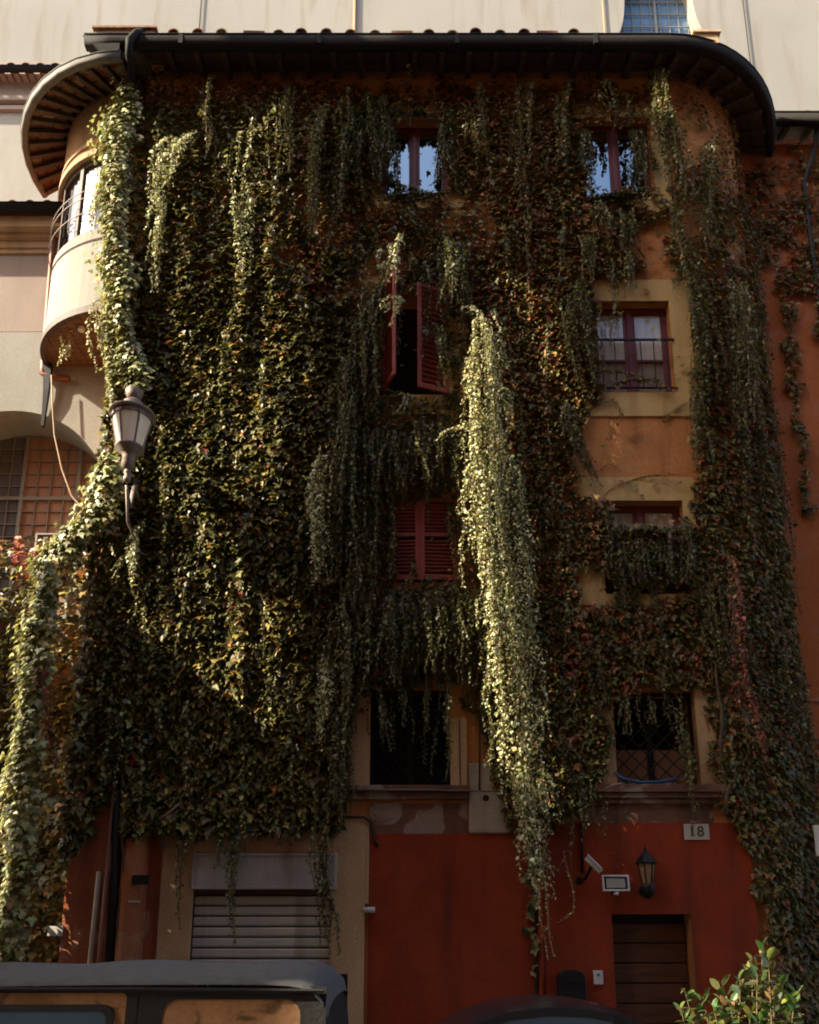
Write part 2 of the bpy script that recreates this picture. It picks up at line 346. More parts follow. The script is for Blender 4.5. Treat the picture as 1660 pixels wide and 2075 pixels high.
xd0, xd1, zd = OP['door'][0], OP['door'][1], OP['door'][3]
b_ = MB(); xm = (1105-PX)*12.6/F
b_.box(gx, xm, YF-.03, YF, 0, zb); b_.box(xm, xd0, YF-.03, YF, 0, zb2); b_.box(xd1, 5.3, YF-.03, YF, 0, zb2); b_.box(xd0, xd1, YF-.03, YF, zd, zb2)
b_.build('red_base', M['base_red'], house)
xr = (1030-PX)*12.9/F
box('worn_band', M['worn'], house, gx, (948-PX)*12.8/F, YF-.02, YF, zb, P(0, 1628, YF).z)
box('worn_band', M['worn'], house, (1180-PX)*12.8/F, (1450-PX)*12.8/F, YF-.018, YF, zb2, P(0, 1632, YF).z)
p_ = MB().box((950-PX)*12.9/F, (1030-PX)*12.9/F, YF-.07, YF, zb, P(0, 1548, YF).z); p_.build('stone_pier', M['grey_stone'], house, bevel=.02)
q_ = P(984, 1619, YF); MB().lathe([(.05, 0), (.05, .02)], (q_.x, YF-.06, q_.z), 14, Matrix.Rotation(R(90), 4, 'X')).build('vent_hole', M['black'], house)
# old red plaster left of the garage
box('old_plaster', M['oldred'], house, X0, (330-PX)*12.7/F, YF-.025, YF, 0, P(0, 1600, YF).z)
# garage
a, b, c, d = OP['garage']
gl, gr_, gt = (330-PX)*12.7/F, gx, P(0, 1663, YF).z
m = MB(); m.box(gl, a, YF-.07, YF+.1, 0, gt); m.box(b, gr_-.06, YF-.07, YF+.1, 0, gt); m.box(a, b, YF-.07, YF+.1, d, gt)
m.box(gr_-.06, gr_, YF-.06, YF, P(0, 1832, YF).z, gt-.01)
m.build('garage_surround', M['tan'], house, bevel=.012)
zbx = P(0, 1803, YF).z
gd = box('garage_door', M['shutterbox'], house, a-.02, b+.08, YF-.10, YF+.1, zbx, d-.01, bevel=.012)
fm = MB().frame(a-.018, b+.078, zbx+.004, d-.014, YF-.118, YF-.10, .045); fm.build('box_rim', M['shutterbox'], gd, bevel=.004)
sm = MB()
prof = [(-.0, 0), (-.018, .01), (-.03, .03), (-.03, .115), (-.018, .135), (0, .14)]
L = b-a-.02
for i in range(len(prof)-1):
    (y0, z0), (y1, z1) = prof[i], prof[i+1]
    sm.quad((-L/2, y0, z0), (L/2, y0, z0), (L/2, y1, z1), (-L/2, y1, z1))
sm = sm.mesh('slat', M['shutter'])
k = 0; z = zbx-.075-.158
while z > -.02:
    inst('slat', sm, gd, ((a+b)/2, YF+.07, z)); z -= .158
MB().box(a, b, YF+.075, YF+.09, 0, zbx).build('backing', M['dark'], gd)
MB().box(a, b, YF+.0, YF+.07, zbx-.075, zbx).build('slot', M['doorwood'], gd)
# entrance door
dr = box('entrance_door', M['black'], house, xd0, xd1, YF+.34, YF+.36, 0, zd)
z = .02; i = 0
while z < zd-.22:
    h = .30; MB().box(xd0+.02, xd1-.02, YF+.27, YF+.34, z, min(z+h-.018, zd-.1)).build('plank', M['doorwood'], dr, bevel=.012); z += h; i += 1

# windows
def casement(key, pane_mat, behind=None, low=None, fr='maroon', yoff=.16, split=None, low_from=.5):
    a, b, c, d = OP[key]; y = YF+yoff; fw = .065
    m = MB().frame(a, b, c, d, y, y+.07, .06); mid = (a+b)/2
    win = m.build('window', M[fr], house, bevel=.006)
    MB().box(mid-.05, mid+.05, y-.025, y+.05, c+.06, d-.06).build('mullion', M[fr], win, bevel=.008)
    for s0, s1 in ((a+.06, mid-.05), (mid+.05, b-.06)):
        MB().frame(s0, s1, c+.06, d-.06, y+.005, y+.05, .055).build('sash', M[fr], win, bevel=.006)
        MB().box(s0+.055, s1-.055, y+.022, y+.028, c+.115, d-.115).build('pane', M[pane_mat], win)
        if split: MB().box(s0+.055, s1-.055, y+.01, y+.045, c+(d-c)*split-.02, c+(d-c)*split+.02).build('glazing_bar', M[fr], win)
        if behind:
            zs_ = c+(d-c)*low_from if low else c
            cm = MB(); n = 12
            for i in range(n):
                xa, xb = s0+(s1-s0)*i/n, s0+(s1-s0)*(i+1)/n; ya, yb = [y+.055+.018*math.sin(q*1.9+a) for q in (i, i+1)]
                cm.quad((xa, ya, zs_), (xb, yb, zs_), (xb, yb, d), (xa, ya, d))
            cm.build('curtain', M[behind], win, smooth=True)
            if low: MB().box(s0, s1, y+.06, y+.07, c, zs_).build('blind', M[low], win)
    return win
casement('C4', 'glass_sky'); casement('R4', 'glass_sky')
w3 = casement('R3', 'glass', 'curtain', 'greyroom', split=.42, low_from=.43); w2 = casement('R2', 'glass', 'curtain', 'greyroom', split=.42, low_from=.43)
def railing(win, key, bars=6):
    a, b, c, d = OP[key]; zt = c+(d-c)*.56; y = YF-.05; m = MB()
    m.box(a-.03, b+.03, y-.015, y+.015, zt-.02, zt+.015).build('rail', M['darkmetal'], win)
    MB().box(a-.03, b+.03, y-.012, y+.012, c+.06, c+.085).build('rail', M['darkmetal'], win)
    for i in range(bars):
        x = a+(b-a)*(i+.5)/bars; MB().box(x-.008, x+.008, y-.008, y+.008, c+.07, zt).build('baluster', M['darkmetal'], win)
railing(w3, 'R3'); railing(w2, 'R2')
def lattice(key, behind):
    a, b, c, d = OP[key]; y = YF+.12
    win = MB().frame(a, b, c, d, y, y+.05, .05).build('window', M['darkmetal'], house)
    st = .27; k = 0; W, H = b-a, d-c
    for sgn in (1, -1):
        off = -H
        while off < W:
            x_a, x_b = off, off+H
            t0, t1 = max(0, -x_a/H), min(1, (W-x_a)/H)
            if t1 > t0+.05:
                za, zb_ = (c+H*t0, c+H*t1) if sgn > 0 else (d-H*t0, d-H*t1)
                MB().tube([(a+x_a+H*t0, y+.02+.012*sgn, za), (a+x_a+H*t1, y+.02+.012*sgn, zb_)], .012, 5).build('lattice_bar', M['darkmetal'], win)
            off += st
    MB().box((a+b)/2-.05, (a+b)/2+.05, y+.2, y+.26, c, d).build('mullion', M['black'], win)
    MB().box(a, b, y+.24, y+.25, c, c+H*.42 if behind == 'pane_terra' else d).build('pane', M[behind], win)
    return win
lattice('R1', 'pane_terra'); lattice('C1', 'dark')

# shutters: one leaf is frame + louvre slats
def shutter_leaf(key, hinge_left, angle, slats=19):
    a, b, c, d = OP[key]; W = (b-a)/2-.005; H = d-c-.03; hx = a if hinge_left else b; sg = 1 if hinge_left else -1
    Mx = Matrix.Translation((hx, YF-.03, c+.015)) @ Matrix.Rotation(-sg*angle, 4, 'Z')
    m = MB()
    def bb(x0, x1, y0, y1, z0, z1): m.box(min(sg*x0, sg*x1), max(sg*x0, sg*x1), y0, y1, z0, z1, Mx)
    t = .022
    bb(0, .075, -t, t, 0, H); bb(W-.075, W, -t, t, 0, H); bb(.075, W-.075, -t, t, 0, .10); bb(.075, W-.075, -t, t, H-.09, H); bb(.075, W-.075, -t, t, H*.52, H*.52+.07)
    leaf = m.build('shutter', M['redwood'], house, bevel=.006)
    sl = MB().box(-(W-.15)/2, (W-.15)/2, -.026, .026, -.006, .006).mesh('slat', M['redwood'])
    zz = .12; n = slats
    for i in range(n):
        z_ = .13+(H-.25)*(i+.5)/n
        if H*.52-.03 < z_ < H*.52+.10: continue
        o = inst('slat', sl, leaf); o.matrix_basis = Mx @ Matrix.Translation((sg*W/2, 0, z_)) @ Matrix.Rotation(R(-20), 4, 'X')
    return leaf
shutter_leaf('C3', True, R(66)); shutter_leaf('C3', False, R(20)); shutter_leaf('C2', True, R(3)); shutter_leaf('C2', False, R(3))
a, b, c, d = OP['C2']; box('shutter_stop', M['redwood'], house, (a+b)/2-.05, (a+b)/2+.05, YF-.075, YF-.055, c+.02, d-.02, bevel=.006)

# eaves: front line, rounded right corner
def eave_pts(off):
    pts = [(-6.12+(X1+6.12)*i/22, YF-off) for i in range(23)]
    pts += [arc(1.50*i/16, off) for i in range(1, 17)]
    return pts
def gutter(pts, z, r, mat, parent, name='gutter', n=10):
    m = MB(); ring = []
    for i, p in enumerate(pts):
        a = Vector(pts[max(i-1, 0)]); b = Vector(pts[min(i+1, len(pts)-1)]); t = (b-a).normalized(); nx = Vector((t.y, -t.x))
        ring.append([(p[0]+nx.x*r*(abs(math.cos(q))**.6)*(1 if q < math.pi/2 else -1), p[1]+nx.y*r*(abs(math.cos(q))**.6)*(1 if q < math.pi/2 else -1), z+.012*math.sin(p[0]*1.1)-r*1.9*(abs(math.sin(q))**.7)) for q in [math.pi*k/n for k in range(n+1)]])
    for i in range(len(ring)-1):
        for k in range(n): m.quad(ring[i][k], ring[i+1][k], ring[i+1][k+1], ring[i][k+1])
    o = m.build(name, mat, parent, smooth=True)
    sdf = o.modifiers.new('thickness', 'SOLIDIFY'); sdf.thickness = .012
    rim = MB().tube([(*ring[i][0][:2], z) for i in range(len(ring))], .016, 6); rim.build('gutter_bead', mat, o, smooth=True)
    return o
g0 = gutter(eave_pts(.72), EZ, .11, M['gutter'], house)
for k in range(4):
    x = -4.3+k*2.6; MB().box(x-.04, x+.04, YF-.838, YF-.6, EZ-.222, EZ+.006).build('gutter_joint', M['gutter'], g0)
MB().prism([(-6.16, EZ+.01), (-5.45, EZ+.01), (-5.45, 17.98), (-5.70, 17.98)], YF-.80, YF-.62).build('eave_end', M['gutter'], house)
sof = MB(); pi_, po_ = eave_pts(.03), eave_pts(.66)
for i in range(len(pi_)-1):
    sof.quad((*pi_[i], ZT), (*pi_[i+1], ZT), (*po_[i+1], EZ-.12), (*po_[i], EZ-.12))
    sof.quad((*po_[i], EZ-.12), (*po_[i+1], EZ-.12), (*po_[i+1], EZ-.02), (*po_[i], EZ-.02))
sof.build('soffit', M['brownwood'], house)
def rafter(pi, po, zi, zo, wd=.10, hd=.14, parent=None, mat=None):
    a, b = Vector((*pi, zi)), Vector((*po, zo)); t = (b-a).normalized(); s_ = t.cross(Vector((0, 0, 1))).normalized()*wd/2; dn = Vector((0, 0, -hd))
    e = b - t*.05
    m = MB().add([a-s_, a+s_, b+s_, b-s_, a-s_+dn, a+s_+dn, e+s_+dn*.75, e-s_+dn*.75], [(0, 1, 2, 3), (4, 7, 6, 5), (0, 4, 5, 1), (1, 5, 6, 2), (2, 6, 7, 3), (3, 7, 4, 0)])
    m.build('rafter', mat or M['brownwood'], parent or house)
x = -5.1
while x < X1:
    rafter((x, YF+.02), (x, YF-.66), ZT-.01, EZ-.13); x += .52
for i in range(9): rafter(arc(.08+i*.17, .0), arc(.08+i*.17, .66), ZT-.01, EZ-.13)
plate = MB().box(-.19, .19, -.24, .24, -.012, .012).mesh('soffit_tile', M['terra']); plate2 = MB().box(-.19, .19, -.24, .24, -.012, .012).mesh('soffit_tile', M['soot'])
x = -4.84
while x < X1:
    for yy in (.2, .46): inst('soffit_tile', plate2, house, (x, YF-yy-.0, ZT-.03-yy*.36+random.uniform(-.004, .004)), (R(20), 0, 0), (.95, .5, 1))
    x += .52
for i in range(8):
    t = .165+i*.17
    for yy in (.2, .48):
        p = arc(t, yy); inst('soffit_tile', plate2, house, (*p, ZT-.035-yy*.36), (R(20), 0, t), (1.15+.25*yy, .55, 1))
# roof behind the gutter and the row of tile ends
roof = MB()
pz = eave_pts(.6)
for i in range(len(pz)-1): roof.quad((*pz[i], EZ-.02), (*pz[i+1], EZ-.02), (pz[i+1][0]*.8, 19, EZ+1.6), (pz[i][0]*.8, 19, EZ+1.6))
roof = roof.build('roof', M['terra'], house)
tl = MB(); n = 10
for i in range(n):
    a0, a1 = math.pi*i/n, math.pi*(i+1)/n
    for (r0, r1) in ((.115, .115), (.095, .095)):
        tl.quad((r0*math.cos(a0), 0, r0*math.sin(a0)), (r0*math.cos(a1), 0, r0*math.sin(a1)), (r0*.85*math.cos(a1), .5, r0*math.sin(a1)), (r0*.85*math.cos(a0), .5, r0*math.sin(a0)))
    tl.quad((.115*math.cos(a0), 0, .115*math.sin(a0)), (.115*math.cos(a1), 0, .115*math.sin(a1)), (.095*math.cos(a1), 0, .095*math.sin(a1)), (.095*math.cos(a0), 0, .095*math.sin(a0)))
tl = tl.mesh('roof_tile', M['terra'])
flat = MB().box(-.2, .2, 0, .4, 0, .05).mesh('flat_tile', M['terra'])
for k, px in enumerate([348, 398, 446, 512, 563, 609, 660, 710, 760, 815, 870, 918, 965, 1015, 1064, 1112, 1165]):
    X = (px-PX)*15.35/F; zz = EZ+.06
    if px in (512, 815, 1112): inst('flat_tile', flat, roof, (X, YF-.78, zz+.03), (R(4), 0, random.uniform(-.03, .03)))
    else: inst('roof_tile', tl, roof, (X, YF-.79+random.uniform(-.02, .02), zz-.01+random.uniform(-.012, .008)), (R(6), 0, random.uniform(-.05, .05)))
for t in (.36, .62, .8, 1.0): inst('roof_tile', tl, roof, (*arc(t, .74), EZ-.035), (R(6), 0, t), (.8, 1, .7))
m = MB().box(-.22, .22, -.1, .25, 0, .22).box(-.27, .27, -.14, .29, .22, .26)
px_, py_ = arc(.26, .70); m.build('chimney_block', M['tan'], roof).location = (px_, py_, EZ-.04)
m = MB(); A = P(196, 72, YF-.7); 
m.prism([(A.x, EZ), (A.x+1.14, EZ), (A.x+1.10, EZ+.20), (A.x-.02, EZ+.20)], YF-.75, YF-.15); m.build('ridge_block', M['tan'], roof)
m = MB().box(A.x-.06, A.x+1.16, YF-.80, YF-.1, EZ+.20, EZ+.245); m.build('ridge_cap', M['terra'], roof)

# oriel on the left corner
OC = (-5.3, 14.4)
def E(t, off, z, a=2.0, b=1.6): return Vector((OC[0]-(a+off)*math.sin(t), OC[1]-(b+off)*math.cos(t), z))
ORI = thing('oriel', 'rounded cream oriel with curved window and wooden underside on house corner', 'oriel', (-6.3, 13.6, 13.2))
TH = [R(100)*i/30 for i in range(31)]
def shell(t0, t1, off, z0, z1, mat, name, parent, n=20, thick=.0, smooth=True):
    m = MB()
    for i in range(n):
        ta, tb = t0+(t1-t0)*i/n, t0+(t1-t0)*(i+1)/n
        m.quad(E(ta, off, z0), E(tb, off, z0), E(tb, off, z1), E(ta, off, z1))
        if thick:
            m.quad(E(ta, off-thick, z0), E(ta, off-thick, z1), E(tb, off-thick, z1), E(tb, off-thick, z0))
            m.quad(E(ta, off, z0), E(ta, off-thick, z0), E(tb, off-thick, z0), E(tb, off, z0)); m.quad(E(ta, off, z1), E(tb, off, z1), E(tb, off-thick, z1), E(ta, off-thick, z1))
    if thick:
        for t in (t0, t1): m.quad(E(t, off, z0), E(t, off, z1), E(t, off-thick, z1), E(t, off-thick, z0))
    o = m.build(name, mat, parent, smooth=False); return o
WZ0, WZ1 = 14.95, 16.75
shell(0, R(100), 0, 13.2, WZ0, M['cream'], 'oriel_wall', ORI, thick=.18)
shell(0, R(12), 0, WZ0, WZ1, M['cream'], 'oriel_wall', ORI, thick=.18); shell(R(86), R(100), 0, WZ0, WZ1, M['cream'], 'oriel_wall', ORI, thick=.18)
shell(0, R(100), 0, WZ1, 18.28, M['frieze'], 'frieze', ORI, thick=.2)
shell(0, R(100), .05, WZ1-.02, WZ1+.12, M['cornice'], 'moulding', ORI, thick=.06); shell(0, R(100), .03, WZ1+.28, WZ1+.36, M['cornice'], 'moulding', ORI, thick=.05)
ow = shell(R(12), R(86), -.06, WZ1-.10, WZ1, M['brownwood'], 'window', ORI, thick=.08)
shell(R(12), R(86), -.06, WZ0, WZ0+.10, M['brownwood'], 'sash_rail', ow, thick=.08)
for t in (13, 36, 60, 84): shell(R(t)-.025, R(t)+.025, -.05, WZ0, WZ1, M['brownwood'], 'mullion', ow, 2, thick=.09)
for t in (13, 36, 60): shell(R(t)+.03, R(t+23.5)-.03, -.09, WZ0+.1, WZ1-.1, M['glass_oriel'], 'pane', ow, 5)
shell(R(5), R(95), -.55, WZ0, WZ1, M['pane_grey'], 'curtain', ow, 16)
for k, z in enumerate((15.82, 15.66, 15.30)):
    MB().tube([E(R(15)+R(80)*i/24, .10, z) for i in range(25)], .009, 5).build('rail', M['rust'], ORI, smooth=True)
for t in (18, 40, 62, 84): MB().tube([E(R(t), .10, 15.0), E(R(t), .10, 15.82)], .008, 5).build('baluster', M['darkmetal'], ORI)
MB().tube([E(R(8)+R(80)*i/24, .015, 14.72-.0*i) for i in range(25)], .012, 5).build('cable', M['pipe'], ORI, smooth=True)
rim = shell(0, R(98), .05, 13.08, 13.22, M['brownwood'], 'rim', ORI, thick=.1)
# wooden underside: boards
for i in range(12):
    xa = -5.3-2.0*i/12; xb = -5.3-2.0*(i+1)/12+.012
    ya = OC[1]-1.6*math.sqrt(max(0, 1-((5.3+xa)/-2.0)**2))+.05; yb = OC[1]-1.6*math.sqrt(max(0.0, 1-((5.3+xb)/-2.0)**2))+.05
    if OC[1]+.3-max(ya, yb) < .02: continue
    MB().add([(xa, ya, 13.13), (xb, yb, 13.13), (xb, 14.39, 13.13), (xa, 14.39, 13.13), (xa, ya, 13.16), (xb, yb, 13.16), (xb, 14.39, 13.16), (xa, 14.39, 13.16)],
             [(0, 1, 2, 3), (4, 5, 6, 7), (0, 1, 5, 4), (1, 2, 6, 5), (3, 0, 4, 7)]).build('underside_board', M['plank'], ORI)
e0 = E(R(84), -.02, 13.1)
m = MB().add([(e0.x-.07, e0.y, 13.1), (e0.x+.10, e0.y, 13.1), (e0.x+.09, e0.y+.02, 12.5), (e0.x+.03, e0.y+.1, 11.75), (e0.x-.02, e0.y+.1, 11.75), (e0.x-.02, e0.y+.02, 12.5),
              (e0.x-.07, e0.y+.08, 13.1), (e0.x+.10, e0.y+.08, 13.1), (e0.x+.09, e0.y+.1, 12.5), (e0.x+.03, e0.y+.16, 11.75), (e0.x-.02, e0.y+.16, 11.75), (e0.x-.02, e0.y+.1, 12.5)],
             [(0, 1, 2, 5), (5, 2, 3, 4), (6, 11, 8, 7), (11, 10, 9, 8), (0, 6, 7, 1), (1, 7, 8, 2), (2, 8, 9, 3), (3, 9, 10, 4), (4, 10, 11, 5), (5, 11, 6, 0)])
m.build('bracket', M['darkmetal'], ORI)
MB().lathe([(.02, 0), (.06, .03), (.06, .09), (.02, .12)], E(R(30), -.25, 12.98), 12).build('hook', M['white'], ORI)
# eave of the oriel
def OE(t, off, z): return E(t, off, z, 2.05, 1.75)
ozg = 17.90
gp = [OE(R(1)+R(99)*i/11, .72, 0) for i in range(12)]
gutter([(p.x, p.y) for p in gp][::-1], ozg, .075, M['leadgutter'], ORI)
for i in range(15):
    t = R(2)+R(96)*i/14; pi2, po2 = OE(t, -.1, 0), OE(t, .66, 0); rafter((pi2.x, pi2.y), (po2.x, po2.y), 18.22, ozg-.08, .085, .12, ORI)
for i in range(14):
    t = R(2)+R(96)*(i+.5)/14
    for off in (.12, .36, .58):
        p = OE(t, off, 18.15-off*.40); inst('soffit_tile', plate, ORI, p, (R(20), 0, -t+random.uniform(-.04, .04)), (.62+.3*off, .45, 1))
m = MB()
for i in range(24):
    ta, tb = R(-6)+R(106)*i/24, R(-6)+R(106)*(i+1)/24
    m.quad(OE(ta, -.2, 18.32), OE(tb, -.2, 18.32), OE(tb, .7, ozg-.02), OE(ta, .7, ozg-.02))
    m.quad(OE(ta, -.2, 18.32), OE(tb, -.2, 18.32), (OC[0], OC[1]+.3, 19.0), (OC[0], OC[1]+.3, 19.0001))
m.build('oriel_roof', M['brownwood'], ORI)

# ------------------------------------------------------------------ cream wing with the arched window, left
wing = thing('arched_wing', 'cream wing with a big arched window at the left edge', 'house', (-9, 14.4, 0))
YW = 14.4; ac = P(2, 1018, YW); AR = 2.02; zc = ac.z; WT = P(0, 414, YW-.5).z-.22; zpan = P(0, 672, YW).z
m = MB(); n = 32
def archpt(i, y, r=AR): a = math.pi*i/n; return (ac.x+r*math.cos(a), y, zc+r*math.sin(a))
for i in range(n):
    p, q = archpt(i, YW), archpt(i+1, YW); m.quad(p, q, (q[0], YW, zpan), (p[0], YW, zpan))
    p2, q2 = archpt(i, YW+.9), archpt(i+1, YW+.9); m.quad(p, p2, q2, q)
m.quad((ac.x+AR, YW, 0), (X0, YW, 0), (X0, YW, zpan), (ac.x+AR, YW, zpan)); m.quad((-16, YW, 0), (ac.x-AR, YW, 0), (ac.x-AR, YW, zpan), (-16, YW, zpan))
m.quad((ac.x-AR, YW, 0), (ac.x+AR, YW, 0), (ac.x+AR, YW, zc-2.4), (ac.x-AR, YW, zc-2.4))
m.quad((ac.x+AR, YW, zc), (ac.x+AR, YW+.9, zc), (ac.x+AR, YW+.9, zc-2.4), (ac.x+AR, YW, zc-2.4))
m.quad((ac.x-AR, YW, zc-2.4), (ac.x+AR, YW, zc-2.4), (ac.x+AR, YW+.9, zc-2.4), (ac.x-AR, YW+.9, zc-2.4))
m.build('wall', M['cream'], wing)
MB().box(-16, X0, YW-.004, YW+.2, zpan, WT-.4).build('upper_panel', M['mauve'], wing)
m = MB(); zc0 = P(0, 492, YW).z; gz0 = max(zc0+.18, P(0, 414, YW-.5).z-.12)
for (z0, z1, o) in ((zc0-.30, zc0-.20, .05), (zc0-.20, zc0-.02, .09), (zc0-.02, zc0+.08, .18), (zc0+.08, gz0, .34)): m.box(-16, -7.1, YW-o, YW+.1, z0, z1)
m.build('cornice', M['cornice'], wing)
gz = P(0, 414, YW-.5).z
gutter([(-16, YW-.48), (-6.9, YW-.48)], gz, .075, M['gutter'], wing)
MB().quad((-16, YW-.4, gz-.03), (-6.9, YW-.4, gz-.03), (-6.9, YW+3.5, gz+1.1), (-16, YW+3.5, gz+1.1)).build('roof', M['terra'], wing)
for k in range(9): inst('roof_tile', tl, wing, (-9.6+k*.36, YW-.55, gz-.02), (R(6), 0, 0), (.9, 1, .7))
aw = thing('arched_window', 'arched window of leaded panes in the cream wing', 'window', (ac.x, YW+.85, zc-2.4))
yg = YW+.86
def inside(x, z): return (x-ac.x)**2+(z-zc)**2 < (AR+.04)**2 or z < zc and abs(x-ac.x) < AR
majx = [P(52, 950, yg).x, P(163, 950, yg).x]; majz = [P(0, 1012, yg).z]
gxs = []; x = majx[0]; step = (majx[1]-majx[0])/4
gxs = [majx[0]+step*k for k in range(-5, 7)]
gzs = [majz[0]+.285*k for k in range(-9, 8)]
pgm = MB().box(-step/2+.008, step/2-.008, 0, .012, -.285/2+.008, .285/2-.008); pm1 = pgm.mesh('pane', M['pane_grey']); pm2 = pgm.mesh('pane', M['pane_terra'])
for i in range(len(gxs)-1):
    for j in range(len(gzs)-1):
        x, z = gxs[i]+step/2, gzs[j]+.1425
        if (x-ac.x)**2+(max(z-zc, 0))**2 < (AR+.16)**2 and z > zc-2.4:
            inst('pane', pm2 if i >= 5 else pm1, aw, (x, yg+random.uniform(0, .012), z), (random.uniform(-.01, .01), 0, random.uniform(-.012, .012)))
for i, x in enumerate(gxs):
    wd = .035 if i in (5, 9) else .009; zt = zc+math.sqrt(max(.01, AR*AR-(x-ac.x)**2)); MB().box(x-wd, x+wd, yg-.02-wd, yg-.004, zc-2.4, zt+.05).build('bar', M['lead'], aw)
for j, z in enumerate(gzs):
    if z < zc-2.4 or z > zc+AR-.02: continue
    wd = .035 if j == 9 else .009; hw = math.sqrt(AR*AR-max(0, z-zc)**2); MB().box(ac.x-hw, ac.x+hw, yg-.018-wd, yg-.006, z-wd, z+wd).build('bar', M['lead'], aw)
MB().box(ac.x-AR-.1, ac.x+AR+.1, yg+.05, yg+.06, zc-2.5, zc+AR+.1).build('backing', M['dark'], aw)
a, b, c, d = rect(70, 160, 1080, 1130, YW+.5)
ub = thing('window_unit', 'pale framed box sitting in the arched window above the ivy', 'window unit', ((a+b)/2, YW+.5, c))
MB().frame(a, b, c-.3, d, YW+.5, YW+.75, .04).build('frame', M['lead'], ub, bevel=.006); MB().box(a+.04, b-.04, YW+.56, YW+.58, c-.3, d-.04).build('panel', M['pane_terra'], ub)
MB().box((a+b)/2+.15, (a+b)/2+.18, YW+.52, YW+.55, c-.3, d-.04).build('divider', M['lead'], ub)

# ------------------------------------------------------------------ taller buildings behind
mid = thing('rear_wing', 'pale upper wing with a bluish gutter behind the left eaves', 'house', (-15, 18, 0))
zz = P(0, 137, 17.5).z
MB().box(-26, -8.95, 18, 19, 0, zz+.2).build('wall', M['cream'], mid)
m = MB(); y0 = P(0, 225, 18).z
for z0, z1, o in ((y0-.05, y0+.08, .10), (y0+.2, y0+.34, .16), (y0+.34, y0+1.2, .07), (y0+1.2, y0+1.35, .2), (y0+1.35, zz+.05, .3)): m.box(-26, -8.95-o*.2, 18-o, 18.1, z0, z1)
m.build('cornice', M['mauve'], mid)
gutter([(-26, 17.5), (-9.2, 17.5)], zz, .07, M['gutter'], mid)
for k in range(9): inst('roof_tile', tl, mid, (-12.4+k*.4, 17.42, zz-.02), (R(6), 0, 0), (1.1, 1, .8))
YC = 24.0
church = thing('church_wall', 'huge sunlit cream wall rising behind the roof', 'church', (0, YC, 0))
a, b, _, _ = rect(1237, 1448, 0, 120, YC); wb_, wt_ = P(0, 160, YC).z, P(0, 80, YC).z; top = 62.0
m = MB()
m.quad((-40, YC, 0), (a, YC, 0), (a, YC, top), (-40, YC, top)); m.quad((b, YC, 0), (45, YC, 0), (45, YC, top), (b, YC, top)); m.quad((a, YC, 0), (b, YC, 0), (b, YC, wb_), (a, YC, wb_))
inn0, inn1 = P(1278, 0, YC).x, P(1402, 0, YC).x; inn0 = a+.62; inn1 = b-.72; tz = wt_+(P(0, -10, YC).z-wt_)
dz = tz-wt_
lobL = [(a+(inn0-a)*math.sin(math.pi/2*i/10), YC, wt_+dz*(1-math.cos(math.pi/2*i/10))) for i in range(11)]
lobR = [(b-(b-inn1)*math.sin(math.pi/2*i/10), YC, wt_+dz*(1-math.cos(math.pi/2*i/10))) for i in range(11)]
lobT = [(inn0+(inn1-inn0)*(.5-.5*math.cos(math.pi*i/16)), YC, tz+1.2*math.sin(math.pi*i/16)) for i in range(17)]
edge = [(a, YC, wb_)] + lobL + lobT + lobR[::-1] + [(b, YC, wb_)]
for i in range(len(edge)-1):
    p, q = edge[i], edge[i+1]; m.quad(p, q, (q[0], YC+.7, q[2]), (p[0], YC+.7, p[2]))
    if 0 < i < len(edge)-2: m.quad(p, q, (q[0], YC, top), (p[0], YC, top))
m.quad((a, YC, wb_), (b, YC, wb_), (b, YC+.7, wb_), (a, YC+.7, wb_))
m.build('wall', M['church'], church)
cw = MB().box(a-.1, b+.1, YC+.66, YC+.69, wb_-.1, tz+1.4).build('window', M['church_glass'], church)
for k in range(12): x = a+(b-a)*k/11; MB().box(x-.014, x+.014, YC+.6, YC+.63, wb_, tz+1.4).build('glazing_bar', M['lead'], cw)
for k in range(7): z = P(0, 55, YC+.6).z-.0+(k-2)*.62; MB().box(a, b, YC+.58, YC+.61, z-.018, z+.018).build('glazing_bar', M['lead'], cw)
MB().box((a+b)/2-.04, (a+b)/2+.04, YC+.56, YC+.62, wb_, tz+1.4).build('mullion', M['lead'], cw)
for px, r, mt, lab in ((403, .02, 'gutter', 'thin dark cable hanging down the church wall at its left'), (718, .05, 'cornice', 'faded pinkish pipe on the church wall above the middle of the roof'),
                       (1226, .025, 'cornice', 'fine cable just left of the blue church window'), (1514, .02, 'gutter', 'thin dark cable right of the blue church window')):
    p = P(px, 70, YC-.06); o = MB().tube([(p.x, YC-.06, 8), (p.x, YC-.06, top)], r, 6).build('wall_cable', M[mt]); tag(o, lab, 'cable')

# ------------------------------------------------------------------ right house
YR = 14.3; rx = arc(ARC_T)[0]
rh = thing('red_house', 'red orange house wall adjoining the rounded corner at the right edge', 'house', (10, YR, 0))
MB().quad((rx, YR, 0), (18, YR, 0), (18, YR, 18.6), (rx, YR, 18.6)).build('wall', M['right'], rh)
gz2 = P(0, 236, YR-.5).z
gutter([(6.6, YR-.5), (18, YR-.5)], gz2, .11, M['gutter'], rh)
MB().quad((6.2, YR-.45, gz2-.1), (18, YR-.45, gz2-.1), (18, YR, gz2+.05), (6.2, YR, gz2+.05)).build('soffit', M['brownwood'], rh)
MB().quad((6.2, YR-.45, gz2-.02), (18, YR-.45, gz2-.02), (18, YR+5, gz2+1.6), (6.2, YR+5, gz2+1.6)).build('roof', M['terra'], rh)
for k in range(6): inst('roof_tile', tl, rh, (8.35+k*.4, YR-.58, gz2-.02), (R(6), 0, 0), (.9, 1, .8))
for k in range(8): rafter((7.0+k*.5, YR), (7.0+k*.5, YR-.42), gz2+.03, gz2-.1, .1, .12, rh)
